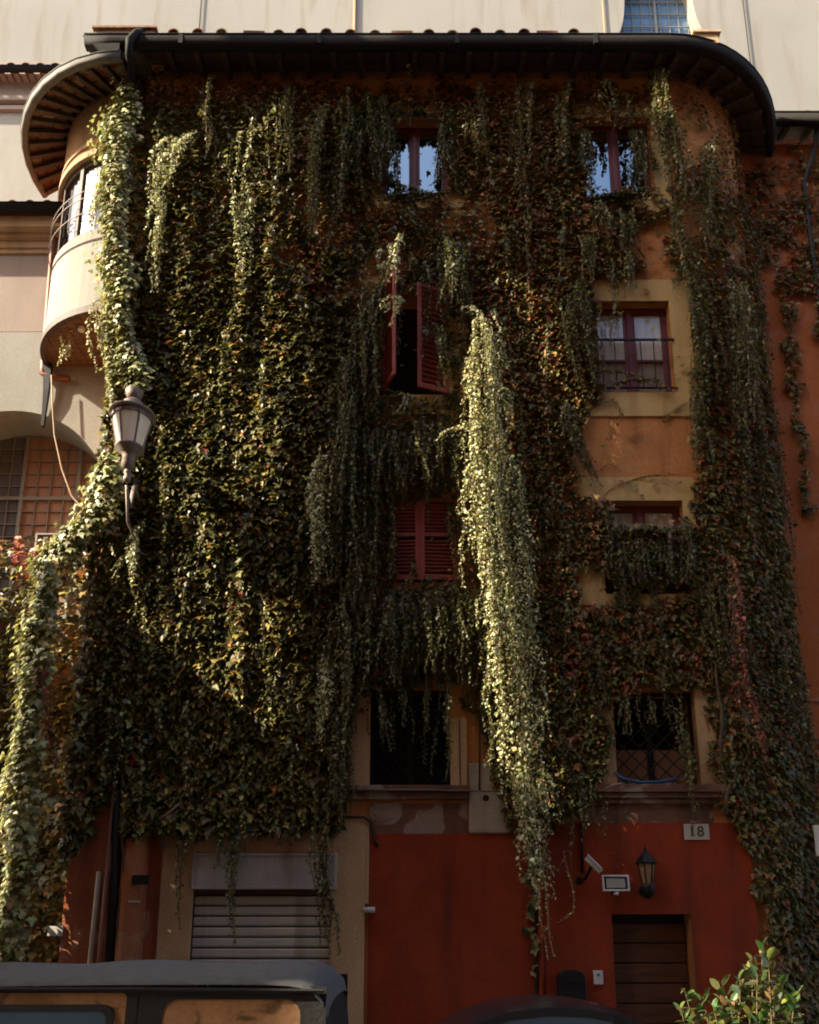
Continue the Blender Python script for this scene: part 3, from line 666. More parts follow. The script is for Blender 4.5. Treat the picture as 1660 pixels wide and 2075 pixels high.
z0 = P(0, 1418, YR).z; z1 = P(0, 1500, YR).z
MB().box(rx+.05, 18, YR-.03, YR+.02, z0-.04, z0+.03).build('string_course', M['oldred'], rh); MB().box(rx+.05, 18, YR-.02, YR+.02, z1-.02, z1+.02).build('string_course', M['worn'], rh)
p0, p1, p2 = P(1656, 250, YR-.45), P(1652, 300, YR-.2), P(1628, 372, YR-.1)
o = MB().tube([p0, p1, p2, (p2.x, YR-.1, 0)], .05, 8).build('downpipe', M['darkmetal'], smooth=True); tag(o, 'dark downpipe bending below the eaves at the far right', 'downpipe')

# ------------------------------------------------------------------ house opposite, and unseen blocks added to shade the facade
def windows_on(t, pts, rz):
    wm = MB().box(-.55, .55, -.04, .04, -.9, .9).mesh('window', M['pane_grey'])
    for p in pts: inst('window', wm, t, p, (0, 0, rz))
t = thing('opposite_house', 'orange house across the street behind the viewer', 'house', (0, -10, 0))
MB().box(-15, 26, -15, -3.0, 0, 25).build('wall', M['opp'], t); MB().box(-15.3, 26.3, -15.3, -2.6, 25, 25.3).build('roof', M['terra'], t)
windows_on(t, [(x, -2.98, z) for x in range(-13, 25, 3) for z in (2.6, 6.4, 10.2, 14.0, 17.8)], 0)
# unseen blocks added on the left, sides along the sun, to shape its light
UX = Vector((SUN.x, SUN.y, 0)).normalized(); VX = Vector((-UX.y, UX.x, 0))
def shade_block(name, label, a0, a1, d0, d1, h, mat):
    """footprint between the sun lines that end on the facade at a0 and a1, from X = d0 to X = d1"""
    p = [Vector((x, YF+SUN.y/abs(SUN.x)*(a-x), 0)) for a, x in ((a0, d0), (a0, d1), (a1, d1), (a1, d0))]
    c = sum(p, Vector())/4; t = thing(name, label, 'house', (c.x, c.y, 0)); m = MB()
    m.add([(q.x, q.y, z) for z in (0, h) for q in p], [(0, 1, 2, 3), (4, 5, 6, 7), (0, 1, 5, 4), (1, 2, 6, 5), (2, 3, 7, 6), (3, 0, 4, 7)])
    m.build('wall', M[mat], t)
    r = [c+(q-c)*1.02 for q in p]; MB().add([(q.x, q.y, z) for z in (h, h+.25) for q in r], [(0, 1, 2, 3), (4, 5, 6, 7), (0, 1, 5, 4), (1, 2, 6, 5), (2, 3, 7, 6), (3, 0, 4, 7)]).build('roof', M['terra'], t)
    return t
th_ = shade_block('tall_house', 'tall house up the street outside the left edge', 3.5, 21.5, -12, -20, 30, 'opp')  # unseen block added to keep the sun off the right facade and off-roader
p = [(x, YF+SUN.y/abs(SUN.x)*(a-x)) for a, x in ((2.05, -12), (2.05, -12.5), (3.5, -12.5), (3.5, -12))]
MB().add([(*q, z) for z in (25.2, 29.5) for q in p], [(0, 1, 2, 3), (4, 5, 6, 7), (0, 1, 5, 4), (1, 2, 6, 5), (2, 3, 7, 6), (3, 0, 4, 7)]).build('archway', M['opp'], th_)  # added slab that closes the top of the sunlit slit
shade_block('bell_tower', 'slim plastered bell tower up the street outside the left edge', -1.2, 2.05, -12, -15, 27, 'frieze')  # thin unseen slab, its width set to darken the middle of the facade
shade_block('annexe', 'low annexe at the foot of the bell tower outside the left edge', 2.05, 3.5, -12, -12.6, 14.9, 'frieze')  # added slab that stops sunlight reaching the red base
shade_block('low_house', 'low house up the street outside the left edge', -3.5, -1.2, -12, -17, 12.6, 'opp')  # unseen block put in to darken the ivy and garage at lower left
shade_block('garden_house', 'low garden house far up the street outside the left edge', -15, -6.0, -17, -19, 15.0, 'opp')  # added out of view to shade the ivy under the arched window

# ------------------------------------------------------------------ ivy: leaf clouds
LEAF_V = np.array([(0, .42, -.05), (0, 0, 0), (-.26, -.10, .02), (-.56, .26, -.08), (-.27, .45, .02), (0, 1.0, -.16), (.27, .45, .02), (.56, .26, -.08), (.26, -.10, .02)])
LEAF_F = np.array([(0, i, i+1 if i < 8 else 1) for i in range(1, 9)])[:, ::-1]
OVAL_V = np.array([(0, 0, 0), (-.40, .30, .09), (-.30, .68, .06), (0, 1, -.10), (.30, .68, .06), (.40, .30, .09)])
OVAL_F = np.array([(0, 1, 2), (0, 2, 3), (0, 3, 4), (0, 4, 5)])[:, ::-1]
def nrmz(v): return v/np.maximum(np.linalg.norm(v, axis=-1, keepdims=True), 1e-9)
def leafcloud(name, pos, tip, nor, size, colr, tv, tf, mat, parent):
    N = len(pos); tip = nrmz(tip); side = nrmz(np.cross(tip, nor)); nor = np.cross(side, tip)
    V = pos[:, None, :] + size[:, None, None]*(tv[None, :, 0:1]*side[:, None, :] + tv[None, :, 1:2]*tip[:, None, :] + tv[None, :, 2:3]*nor[:, None, :])
    k = len(tv); Fc = (tf[None] + (np.arange(N)*k)[:, None, None]).reshape(-1, 3)
    m = bpy.data.meshes.new(name); m.vertices.add(N*k); m.vertices.foreach_set('co', V.astype(np.float32).ravel())
    m.loops.add(len(Fc)*3); m.loops.foreach_set('vertex_index', Fc.astype(np.int32).ravel())
    m.polygons.add(len(Fc)); m.polygons.foreach_set('loop_start', (np.arange(len(Fc))*3).astype(np.int32))
    a = m.attributes.new('leaf_color', 'FLOAT_COLOR', 'POINT')
    c = np.ones((N, k, 4), np.float32); c[:, :, :3] = colr[:, None, :]; a.data.foreach_set('color', c.ravel())
    m.materials.append(mat); m.update(calc_edges=True); m.validate()
    o = bpy.data.objects.new(name, m); link(o, parent); o['kind'] = 'stuff'; return o
_lat = rng.random((256, 256))
def vnoise(x, y, sc, seed=0):
    x = x/sc+seed*17.3; y = y/sc+seed*9.1; xi = np.floor(x).astype(int); yi = np.floor(y).astype(int); fx = x-xi; fy = y-yi; fx = fx*fx*(3-2*fx); fy = fy*fy*(3-2*fy)
    g = lambda i, j: _lat[(xi+i) % 256, (yi+j) % 256]
    return (g(0, 0)*(1-fx)+g(1, 0)*fx)*(1-fy)+(g(0, 1)*(1-fx)+g(1, 1)*fx)*fy
def inpoly(x, y, poly):
    r = np.zeros(x.shape, bool); j = len(poly)-1
    for i in range(len(poly)):
        xi, yi = poly[i]; xj, yj = poly[j]
        r ^= ((yi > y) != (yj > y)) & (x < (xj-xi)*(y-yi)/(yj-yi+1e-12)+xi); j = i
    return r
PAL = {'green': (.112, .106, .020), 'dark': (.052, .050, .010), 'olive': (.185, .160, .037), 'yellow': (.42, .31, .08), 'brown': (.25, .118, .030), 'orange': (.36, .135, .034), 'red': (.27, .040, .022), 'blue': (.088, .092, .022), 'pale': (.60, .585, .32), 'sage': (.35, .36, .14), 'straw': (.64, .55, .26)}  # pale and straw are brightened to imitate leaves in direct sun
def colours(n, mixd):
    k = list(mixd); w_ = np.array([mixd[q] for q in k], float); idx = rng.choice(len(k), n, p=w_/w_.sum()); base = np.array([PAL[q] for q in k])[idx]
    return np.clip(base*rng.uniform(.7, 1.35, (n, 1))*rng.uniform(.9, 1.1, (n, 3)), 0, 1)
SEND = 4.9+ARC_R*ARC_T
def wallpt(s):
    th = np.clip((s-4.9)/ARC_R, 0, ARC_T); fl = s <= 4.9; far = s >= SEND
    X = np.where(fl, s, np.where(far, rx+(s-SEND), ARC_C[0]+ARC_R*np.sin(th))); Y = np.where(fl, YF, np.where(far, YR, ARC_C[1]-ARC_R*np.cos(th)))
    nx = np.where(fl | far, 0, np.sin(th)); ny = np.where(fl | far, -1, -np.cos(th)); return X, Y, nx, ny
BARE = [
 [(1200, 562), (1270, 580), (1325, 520), (1392, 568), (1400, 700), (1402, 860), (1406, 1010), (1408, 1062), (1392, 1075), (1240, 1070), (1226, 1018), (1162, 1000), (1152, 905), (1185, 862), (1212, 800), (1206, 640)],
 [(1175, 1140), (1205, 1142), (1240, 1190), (1252, 1208), (1230, 1224), (1172, 1222)], [(1295, 1216), (1335, 1190), (1388, 1182), (1386, 1197), (1312, 1220)],
 [(788, 292), (900, 290), (902, 394), (785, 394)], [(782, 250), (800, 245), (890, 245), (902, 290), (788, 292)], [(1184, 262), (1312, 262), (1318, 396), (1200, 398)], [(1320, 290), (1348, 290), (1356, 412), (1332, 415)],
 [(752, 412), (800, 400), (802, 432), (745, 440)], [(838, 405), (872, 408), (866, 428), (838, 426)], [(905, 398), (948, 395), (944, 425), (900, 428)],
 [(778, 600), (905, 590), (912, 800), (862, 812), (778, 800)], [(800, 1016), (925, 1016), (926, 1172), (806, 1176)],
 [(746, 1400), (916, 1390), (958, 1445), (1002, 1560), (1030, 1690), (1062, 1700), (1085, 2100), (330, 2100), (328, 1690), (690, 1690), (706, 1600), (706, 1480)],
 [(120, 1760), (196, 1700), (232, 1570), (258, 1570), (262, 1690), (330, 1690), (332, 2100), (40, 2100)],
 [(1100, 1690), (1190, 1640), (1226, 1605), (1236, 1470), (1250, 1400), (1410, 1395), (1432, 1420), (1448, 1620), (1475, 1655), (1515, 1760), (1565, 1950), (1570, 2100), (1080, 2100), (1080, 1690)],
 [(1290, 470), (1340, 455), (1340, 530), (1300, 560)]]
def ivy_density(px, py, s):
    d = np.ones(px.shape)
    jx = px+14*(vnoise(px, py, 22, 3)-.5)*2; jy = py+14*(vnoise(px, py, 22, 5)-.5)*2
    for b_ in BARE: d = np.where(inpoly(jx, jy, b_), np.where(jy > 1380, 0, .006), d)
    d *= np.clip((py-146-34*vnoise(px, py, 40, 2))/40, .0, 1)
    ob = np.interp(py, [160, 330, 420, 560, 700, 850, 1000, 1200, 1350, 1500, 1700, 2075], [1475, 1660, 1660, 1660, 1545, 1555, 1575, 1588, 1612, 1640, 1652, 1660])+20*(vnoise(px, py, 30, 8)-.5)
    out = px > ob
    strip = inpoly(jx, py, [(1578, 540), (1600, 560), (1612, 700), (1622, 860), (1645, 1060), (1630, 1060), (1606, 880), (1586, 720)]) | inpoly(jx, py, [(1642, 500), (1680, 500), (1680, 720), (1650, 700)])
    clear = inpoly(jx, py, [(1532, 545), (1575, 540), (1590, 720), (1606, 880), (1628, 1060), (1630, 1200), (1588, 1200), (1570, 980), (1552, 800)]) | inpoly(jx, py, [(1600, 600), (1640, 600), (1660, 760), (1670, 1060), (1645, 1060), (1618, 780)])
    d = np.where(out, np.where(strip, 1, 0.0), d); d = np.where(clear & (s > 6.4), 0, d)
    d = np.where((px > 1340) & (py < 330), d*.55*np.clip(vnoise(px, py, 40, 4)*2-.3, .1, 1), d)
    d = np.where((px > 1160) & (py < 560), d*np.clip(vnoise(px, py, 45, 6)*2.2-.25, .25, 1), d)
    d = np.where((px > 560) & (py > 400) & (py < 600) & (px < 1000), d*np.clip(vnoise(px, py, 40, 7)*2.0-.1, .3, 1), d)
    return d
def thickness(X, Z, px, py):
    t = .10+.16*vnoise(X*6, Z, 1.6, 1)+.10*vnoise(X*2.2, Z, .8, 4)+.05*vnoise(X, Z, .16, 2)
    left = np.clip((720-px)/160, 0, 1); t = t*(.5+.5*left)
    return t
ivies = {
 'left': thing('ivy', 'dense glossy large-leaved ivy covering the left half of the facade', 'ivy', (-3, YF, 0)),
 'mid': thing('ivy', 'small-leaved dark ivy round the red shutters in the middle of the facade', 'ivy', (0, YF, 0)),
 'right': thing('ivy', 'autumn-tinged ivy round the right-hand column of windows', 'ivy', (3.5, YF, 0)),
 'end': thing('ivy', 'ivy mantle on the rounded right corner reaching down to the street', 'ivy', (6, 13.5, 0)),
}
allbig = {k: [] for k in ivies}
def scatter(n, s0, s1, z0, z1, layer):
    s = rng.uniform(s0, s1, n); Z = rng.uniform(z0, z1, n); X, Y, nx, ny = wallpt(s); px, py = proj(X, Y, Z)
    keep = rng.random(n) < ivy_density(px, py, s); s, Z, X, Y, nx, ny, px, py = [q[keep] for q in (s, Z, X, Y, nx, ny, px, py)]
    n = len(s); q = thickness(X, Z, px, py)*rng.uniform(.25, 1.0, n)**(.7 if layer else 1.6)
    pos = np.stack([X+nx*q, Y+ny*q, Z], 1)
    yaw = rng.normal(0, .45, n); a = R(12)+rng.random(n)*R(50)
    on = np.stack([nx, ny, 0*nx], 1); sd_ = np.stack([-ny, nx, 0*nx], 1)
    tip = on*np.sin(a)[:, None] + np.array([0, 0, -1.0])*np.cos(a)[:, None] + sd_*yaw[:, None]*.8
    nor = on*np.cos(a)[:, None]+np.array([0, 0, 1.0])*np.sin(a)[:, None]+sd_*rng.normal(-.12, .55, n)[:, None]
    return px, py, pos, tip, nor, n
def do_zone(zone, s0, s1, dens, size_f, mix_f):
    z0, z1 = .2, 18.5; n = int(dens*(s1-s0)*(z1-z0)); px, py, pos, tip, nor, n = scatter(n, s0, s1, z0, z1, True)
    size = size_f(px, py)*rng.uniform(.65, 1.25, n); c = np.zeros((n, 3)); grp = mix_f(px, py)
    for k, mx in enumerate(MIXES):
        sel = grp == k
        if sel.any(): c[sel] = colours(int(sel.sum()), mx)
    big = np.argsort(-(size+(pos[:, 1] < -99)))[:300]; single = np.zeros(n, bool); single[big[:220]] = True
    allbig[zone].append((pos[single], tip[single], nor[single], size[single], c[single]))
    r_ = ~single
    return leafcloud('foliage', pos[r_], tip[r_], nor[r_], size[r_], c[r_], LEAF_V, LEAF_F, M['foliage'], ivies[zone])
MIXES = [dict(green=5, dark=3, olive=4, yellow=1.3, brown=.6, orange=.25, red=.12),          # 0 left
         dict(green=4, dark=4, blue=2, olive=2, brown=.8, red=.15),                              # 1 middle
         dict(green=2, dark=1.5, olive=3, brown=3, orange=1.5, yellow=.8, red=.7),               # 2 autumn
         dict(dark=2, green=3.5, olive=3.5, brown=1.6, orange=.8, red=.15),                           # 3 right lower
         dict(brown=3, olive=2, orange=1.5, dark=1.5, red=1),                                    # 4 dry under the eaves
         dict(dark=2, red=.8, orange=2, brown=2.6, green=2, olive=1.5)]                                    # 5 red patches
def mixsel(px, py):
    g = np.where(px < 690, 0, 1); nz = vnoise(px, py, 60, 9)
    g = np.where((px > 920) & (py < 1000), 2, g); g = np.where((px > 600) & (px <= 920) & (py < 620) & (nz > .45), 2, g)
    g = np.where((px > 920) & (py >= 1000), 3, g); g = np.where((px > 1080) & (py > 600) & (py < 1200) & (px < 1240), 2, g)
    g = np.where((py < 235), 4, g); g = np.where((px > 1150) & (px < 1440) & (py > 1200) & (py < 1410) & (nz > .5), 5, g)
    g = np.where((px > 1480) & (py > 330) & (py < 620), 5, g); g = np.where((px > 560) & (py > 440) & (py < 540) & (px < 1100) & (nz > .62), 5, g)
    return g
do_zone('left', -5.35, -1.25, 560, lambda x, y: np.interp(y, [160, 420, 700, 1700], [.095, .11, .132, .155]), mixsel)
do_zone('mid', -1.25, 1.1, 620, lambda x, y: np.where(x < 700, .13, np.interp(y, [160, 500, 900, 1500], [.10, .10, .075, .07])), mixsel)
do_zone('right', 1.1, 4.75, 560, lambda x, y: np.interp(y, [160, 500, 1000, 1500], [.10, .115, .115, .115]), mixsel)
do_zone('end', 4.75, 11.5, 470, lambda x, y: np.interp(y, [160, 500, 1000, 2000], [.085, .10, .115, .12]), mixsel)
leaf_tpl = []
for k in range(3):
    lv = LEAF_V.copy(); lv[:, 2] *= (.6, 1.2, 1.8)[k]; lv[:, 0] *= (1, .9, 1.1)[k]
    m = bpy.data.meshes.new('leaf'); m.from_pydata(lv.tolist(), [], LEAF_F.tolist()); m.materials.append(M['leaf_one']); m.update(); leaf_tpl.append(m)
def place_leaf(parent, pos, tip, nor, size, c, meshes=leaf_tpl, name='leaf'):
    t = Vector(tip).normalized(); s_ = t.cross(Vector(nor)).normalized(); n_ = s_.cross(t)
    o = bpy.data.objects.new(name, random.choice(meshes)); link(o, parent); o.color = (*c, 1)
    o.matrix_basis = Matrix.Translation(Vector(pos)) @ Matrix((s_, t, n_)).transposed().to_4x4() @ Matrix.Scale(size, 4)
for zone, lst in allbig.items():
    for pos, tip, nor, size, c in lst:
        for i in range(len(pos)): place_leaf(ivies[zone], pos[i], tip[i], nor[i], float(size[i]), c[i])

for zone, stems in (('left', [[(238, 1960), (252, 1700), (238, 1500), (262, 1300), (300, 1150)], [(330, 1720), (345, 1560), (330, 1400), (362, 1250), (350, 1100)], [(560, 1690), (540, 1560), (556, 1400), (530, 1250)], [(225, 1330), (245, 1350), (252, 1375), (262, 1420)]]),
                    ('right', [[(1470, 1650), (1462, 1500), (1450, 1300), (1432, 1150)]])):
    for st_ in stems:
        pts = [P(x, y, YF-.12-.08*random.random()) for x, y in st_]; fine_ = []
        for i in range(len(pts)-1):
            for k in range(6): q = pts[i].lerp(pts[i+1], k/6); fine_.append(q+Vector((.03*math.sin(q.z*5), .02*math.sin(q.z*3), 0)))
        MB().tube(fine_, [.035-.022*i/len(fine_) for i in range(len(fine_))], 6).build('stem', M['stem'], ivies[zone], smooth=True)

def shoots(zone, n, s0, s1, leaf, mixd, lmax=2.2, ymax=1640):
    PO, TI, NO, SI = [], [], [], []; k = 0; tries = 0
    while k < n and tries < n*12:
        tries += 1
        s_ = rng.uniform(s0, s1); Z0 = rng.uniform(3.5, 18.2); X, Y, nx, ny = [float(q) for q in wallpt(np.array(s_))]; px, py = proj(X, Y, Z0)
        if float(ivy_density(np.array(px), np.array(py), np.array(s_))) < .5 or py > ymax-120: continue
        L_ = min(rng.uniform(.5, lmax), Z0-2.9); k += 1; q0 = .14+.16*rng.random()+(.12 if px < 700 else 0); ph = rng.uniform(0, 9); u = np.arange(0, L_, .1)
        off = .05*np.sin(u*1.8+ph)+.02*np.sin(u*5+ph)+rng.normal(0, .05)*u; qq = q0*(1-np.exp(-u/.2))
        c = np.stack([X+nx*qq-ny*off, Y+ny*qq+nx*off, Z0-u], 1)
        MB().tube([tuple(r) for r in c], .006, 4, cap=False).build('shoot_stem', M['stem'], ivies[zone], smooth=True)
        uu = np.arange(0, L_, .028); m_ = len(uu); pc = np.stack([np.interp(uu, u, c[:, j]) for j in range(3)], 1)
        an = rng.uniform(-math.pi*1.05, math.pi*.05, m_); rd_ = np.stack([np.cos(an), np.sin(an), 0*an], 1); a = R(8)+rng.random(m_)*R(52); tp = np.clip((L_-uu)/.5, .35, 1)
        PO.append(pc+rd_*(rng.uniform(.005, .06, m_)*tp)[:, None]); TI.append(rd_*np.sin(a)[:, None]+np.array([0, 0, -1.])*np.cos(a)[:, None]+rng.normal(0, .25, (m_, 3)))
        NO.append(rd_*np.cos(a)[:, None]+np.array([0, 0, 1.])*np.sin(a)[:, None]+rng.normal(0, .25, (m_, 3))); SI.append(leaf*rng.uniform(.5, 1.5, m_)*(.45+.55*tp))
    po = np.concatenate(PO); leafcloud('trailing_shoots', po, np.concatenate(TI), np.concatenate(NO), np.concatenate(SI), colours(len(po), mixd), OVAL_V, OVAL_F, M['foliage'], ivies[zone])
shoots('left', 75, -5.1, -1.3, .07, dict(green=4, olive=4, sage=2, yellow=1, dark=2)); shoots('mid', 70, -1.3, 1.1, .058, dict(green=4, olive=2, dark=3, blue=3, sage=.6))
shoots('right', 75, 1.1, 4.7, .06, dict(green=4, olive=3, dark=2, brown=1.5, blue=1.5)); shoots('end', 60, 4.7, 8.2, .06, dict(green=4, olive=3, dark=3, brown=1, red=.3))
# ridge of ivy on the left corner, and ivy on the low wall of the cream wing
def tuft(parent, pathpx, Yd, n, wpx, dpt, size, mixd, lean, left=.5):
    t = np.array([P(x, y, Yd) for x, y in pathpx]); L_ = np.concatenate([[0], np.cumsum(np.linalg.norm(np.diff(t, axis=0), axis=1))])
    u = rng.uniform(0, L_[-1], n); c = np.stack([np.interp(u, L_, t[:, k]) for k in range(3)], 1); wd = np.interp(u, L_, np.array(wpx)*.0092)
    ang = rng.uniform(-math.pi, 0, n)+lean; rad = np.sqrt(rng.random(n))*np.where(rng.random(n) < .12, 1.5, 1)
    sd0 = rng.uniform(0, 50); wd = wd*(.45+1.0*vnoise(u, u*0+sd0, .45, 1)+.35*vnoise(u, u*0+sd0, .13, 2)); c[:, 0] += .14*(vnoise(u, u*0+sd0, .7, 3)-.5)+.10*(vnoise(u, u*0+sd0, .25, 5)-.5)
    pos = c + np.stack([np.cos(ang)*rad*wd, np.sin(ang)*rad*dpt, rng.normal(0, .03, n)], 1)
    o_ = np.stack([np.cos(ang)*.8-left*.6, np.sin(ang), 0*ang], 1); a = R(5)+rng.random(n)*R(50)
    tip = o_*np.sin(a)[:, None]+np.array([0, 0, -1.])*np.cos(a)[:, None]; tip[:, 0] += rng.normal(0, .3, n)
    nor = o_*np.cos(a)[:, None]+np.array([0, 0, 1.])*np.sin(a)[:, None]
    return pos, tip, nor, np.full(n, size)*rng.uniform(.6, 1.3, n), colours(n, mixd)
def join(parts): return [np.concatenate([p[k] for p in parts]) for k in range(5)]
corner = thing('ivy', 'sunlit curtain of ivy running down the left corner of the house', 'ivy', (-5.6, 12.5, 0))
LIT = dict(sage=5, pale=2, straw=1, olive=3, green=2, brown=.3)  # leaf colours lightened so the corner ivy looks sunlit
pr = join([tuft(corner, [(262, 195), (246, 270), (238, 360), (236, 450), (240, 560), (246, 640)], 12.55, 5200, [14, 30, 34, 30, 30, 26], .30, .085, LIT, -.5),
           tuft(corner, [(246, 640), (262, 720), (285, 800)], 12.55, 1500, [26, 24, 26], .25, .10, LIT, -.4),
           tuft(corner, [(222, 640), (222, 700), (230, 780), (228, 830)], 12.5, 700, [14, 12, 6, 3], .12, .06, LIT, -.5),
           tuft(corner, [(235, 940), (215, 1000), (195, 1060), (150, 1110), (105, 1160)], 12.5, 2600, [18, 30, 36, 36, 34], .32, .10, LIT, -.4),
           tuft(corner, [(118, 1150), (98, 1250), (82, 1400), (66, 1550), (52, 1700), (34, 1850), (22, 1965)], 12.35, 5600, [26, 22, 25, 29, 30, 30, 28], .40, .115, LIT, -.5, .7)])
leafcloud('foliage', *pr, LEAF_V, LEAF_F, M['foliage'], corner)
low = thing('ivy', 'shaded ivy with red autumn leaves under the arched window', 'ivy', (-7, YW, 0))
n = 9000; X = rng.uniform(-9.2, -5.4, n); Z = rng.uniform(.2, 9.6, n); px, py = proj(X, np.full(n, YW), Z)
topl = np.interp(px, [-100, 0, 60, 110, 160, 200, 235], [1098, 1100, 1112, 1105, 1085, 1045, 960])+10*(vnoise(px, py, 14, 2)-.5)
k = (py > topl); X, Z, px, py, topl = X[k], Z[k], px[k], py[k], topl[k]; n = len(X); q = (.1+.5*vnoise(X, Z, .6, 3))*rng.random(n)**.7
a = R(15)+rng.random(n)*R(50); on = np.stack([rng.normal(-.1, .45, n), -np.ones(n), 0*q], 1)
tip = on*np.sin(a)[:, None]+np.array([0, 0, -1.])*np.cos(a)[:, None]; nor = on*np.cos(a)[:, None]+np.array([0, 0, 1.])*np.sin(a)[:, None]
cc = colours(n, MIXES[0]); rd = (py < topl+70) & (px > -50) & (px < 110) & (vnoise(px, py, 25, 3) > .42); cc[rd] = colours(int(rd.sum()), dict(red=3, orange=2, yellow=1))
leafcloud('foliage', np.stack([X, YW-q, Z], 1), tip, nor, rng.uniform(.09, .17, n), cc, LEAF_V, LEAF_F, M['foliage'], low)

# ------------------------------------------------------------------ hanging vines
def strands(label, paths, leaf=.055, spacing=.024, mixd=None, q=.3, qj=.12, group='vines hanging down the facade', pale=False, name='hanging_vine', Yb=YF, dens=1.0, qt=0):
    """paths: list of (pixel path, strands, half-width in px)"""
    p0 = P(*paths[0][0][-1], Yb-q); root = thing(name, label, 'vine', tuple(p0), group)
    PO, TI, NO, SI = [], [], [], []
    for path, ns, wpx in paths:
        t = np.array([P(x, y, Yb-q*(1-.45*qt*max(0, y-1350)/500)) for x, y in path]); L_ = np.concatenate([[0], np.cumsum(np.linalg.norm(np.diff(t, axis=0), axis=1))]); T = L_[-1]
        wp = np.array(wpx if isinstance(wpx, (list, tuple)) else [wpx]*len(path), float)*.0086
        for j in range(ns):
            lo = 0 if ns == 1 else T*(rng.random()**1.5)*.45; hi = T if ns == 1 else lo+(T-lo)*rng.uniform(.55, 1.0)
            if ns > 1 and j < max(1, ns//4): lo, hi = 0, T
            u = np.arange(lo, hi, .10); 
            if len(u) < 3: continue
            off = np.clip(rng.normal(0, .55), -1.1, 1.1) if ns > 1 else 0; dep = rng.normal(0, qj)*(1 if ns > 1 else .4); ph = rng.uniform(0, 9)
            w_ = np.interp(u, L_, wp); c = np.stack([np.interp(u, L_, t[:, k]) for k in range(3)], 1)
            c[:, 0] += off*w_+w_*.30*np.sin(u*.8+ph*1.7)+.040*np.sin(u*1.9+ph)+.018*np.sin(u*5.7+ph*2)+rng.normal(0, .03)*(u-lo); bul = np.sqrt(np.clip(1-(off/1.2)**2, 0, 1))
            c[:, 1] += q*.75*np.exp(-(u-lo)/.28)-(abs(dep)+bul*w_*.75*rng.random())*(1-np.exp(-(u-lo)/.3))+.02*np.sin(u*1.7+ph*3)
            MB().tube([tuple(r) for r in c[::2]] if len(c) > 4 else [tuple(r) for r in c], .006 if not pale else .009, 4, cap=False).build('stem', M['stem_pale' if pale else 'stem'], root, smooth=True)
            uu = np.arange(lo, hi, spacing/dens); uu = uu+rng.normal(0, spacing*.4, len(uu)); m_ = len(uu)
            pc = np.stack([np.interp(uu, u, c[:, k]) for k in range(3)], 1)
            an = rng.uniform(-math.pi*1.05, math.pi*.05, m_); rd_ = np.stack([np.cos(an), np.sin(an), 0*an], 1); a = R(8)+rng.random(m_)*R(52)
            taper = np.clip((hi-uu)/.5, .35, 1)
            PO.append(pc+rd_*(rng.uniform(.005, .045, m_)*taper)[:, None]); TI.append(rd_*np.sin(a)[:, None]+np.array([0, 0, -1.])*np.cos(a)[:, None]+rng.normal(0, .2, (m_, 3)))
            NO.append(rd_*np.cos(a)[:, None]+np.array([0, 0, 1.])*np.sin(a)[:, None]+rng.normal(0, .2, (m_, 3))); SI.append(leaf*np.where(rng.random(m_) < .12, 1.5, 1)*rng.uniform(.55, 1.3, m_)*(.5+.5*taper))
    po = np.concatenate(PO); leafcloud('foliage', po, np.concatenate(TI), np.concatenate(NO), np.concatenate(SI), colours(len(po), mixd or VG), OVAL_V, OVAL_F, M['foliage'], root)
    return root
VG = dict(green=4, dark=2, olive=3, blue=1.5, brown=.3); VL = dict(pale=5, sage=4, straw=2, olive=1.5); VD = dict(dark=4, green=4, blue=3, olive=1.5)  # VL: brighter leaf colours standing in for sunlight on these vines
VR = dict(red=5, orange=2, brown=1, dark=1)
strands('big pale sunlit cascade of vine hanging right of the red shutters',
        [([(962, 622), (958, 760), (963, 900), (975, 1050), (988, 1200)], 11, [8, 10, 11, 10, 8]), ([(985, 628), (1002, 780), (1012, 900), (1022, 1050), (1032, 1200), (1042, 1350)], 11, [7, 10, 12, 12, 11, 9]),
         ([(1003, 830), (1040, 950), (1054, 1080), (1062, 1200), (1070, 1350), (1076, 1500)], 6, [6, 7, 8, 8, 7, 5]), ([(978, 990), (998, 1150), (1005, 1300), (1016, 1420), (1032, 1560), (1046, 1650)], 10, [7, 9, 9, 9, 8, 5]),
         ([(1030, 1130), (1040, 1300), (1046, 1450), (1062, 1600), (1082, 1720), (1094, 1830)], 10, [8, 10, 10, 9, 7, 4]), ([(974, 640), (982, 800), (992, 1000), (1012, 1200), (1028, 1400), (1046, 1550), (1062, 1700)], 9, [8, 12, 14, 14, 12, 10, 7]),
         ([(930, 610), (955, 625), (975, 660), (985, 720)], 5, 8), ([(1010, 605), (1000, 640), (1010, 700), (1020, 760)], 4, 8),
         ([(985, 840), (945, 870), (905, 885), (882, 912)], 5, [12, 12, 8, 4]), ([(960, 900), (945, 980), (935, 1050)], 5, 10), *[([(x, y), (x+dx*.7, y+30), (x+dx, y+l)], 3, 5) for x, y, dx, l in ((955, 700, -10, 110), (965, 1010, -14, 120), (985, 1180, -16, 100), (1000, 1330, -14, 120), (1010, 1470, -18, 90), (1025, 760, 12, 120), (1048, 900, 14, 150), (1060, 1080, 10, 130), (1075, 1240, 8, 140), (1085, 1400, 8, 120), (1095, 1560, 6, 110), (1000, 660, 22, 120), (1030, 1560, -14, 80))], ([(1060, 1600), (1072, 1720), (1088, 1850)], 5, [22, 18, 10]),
         ([(1045, 1560), (1055, 1650), (1068, 1740), (1084, 1850)], 6, [10, 12, 8, 4])], leaf=.058, spacing=.026, mixd=VL, q=.42, qj=.16, qt=1)
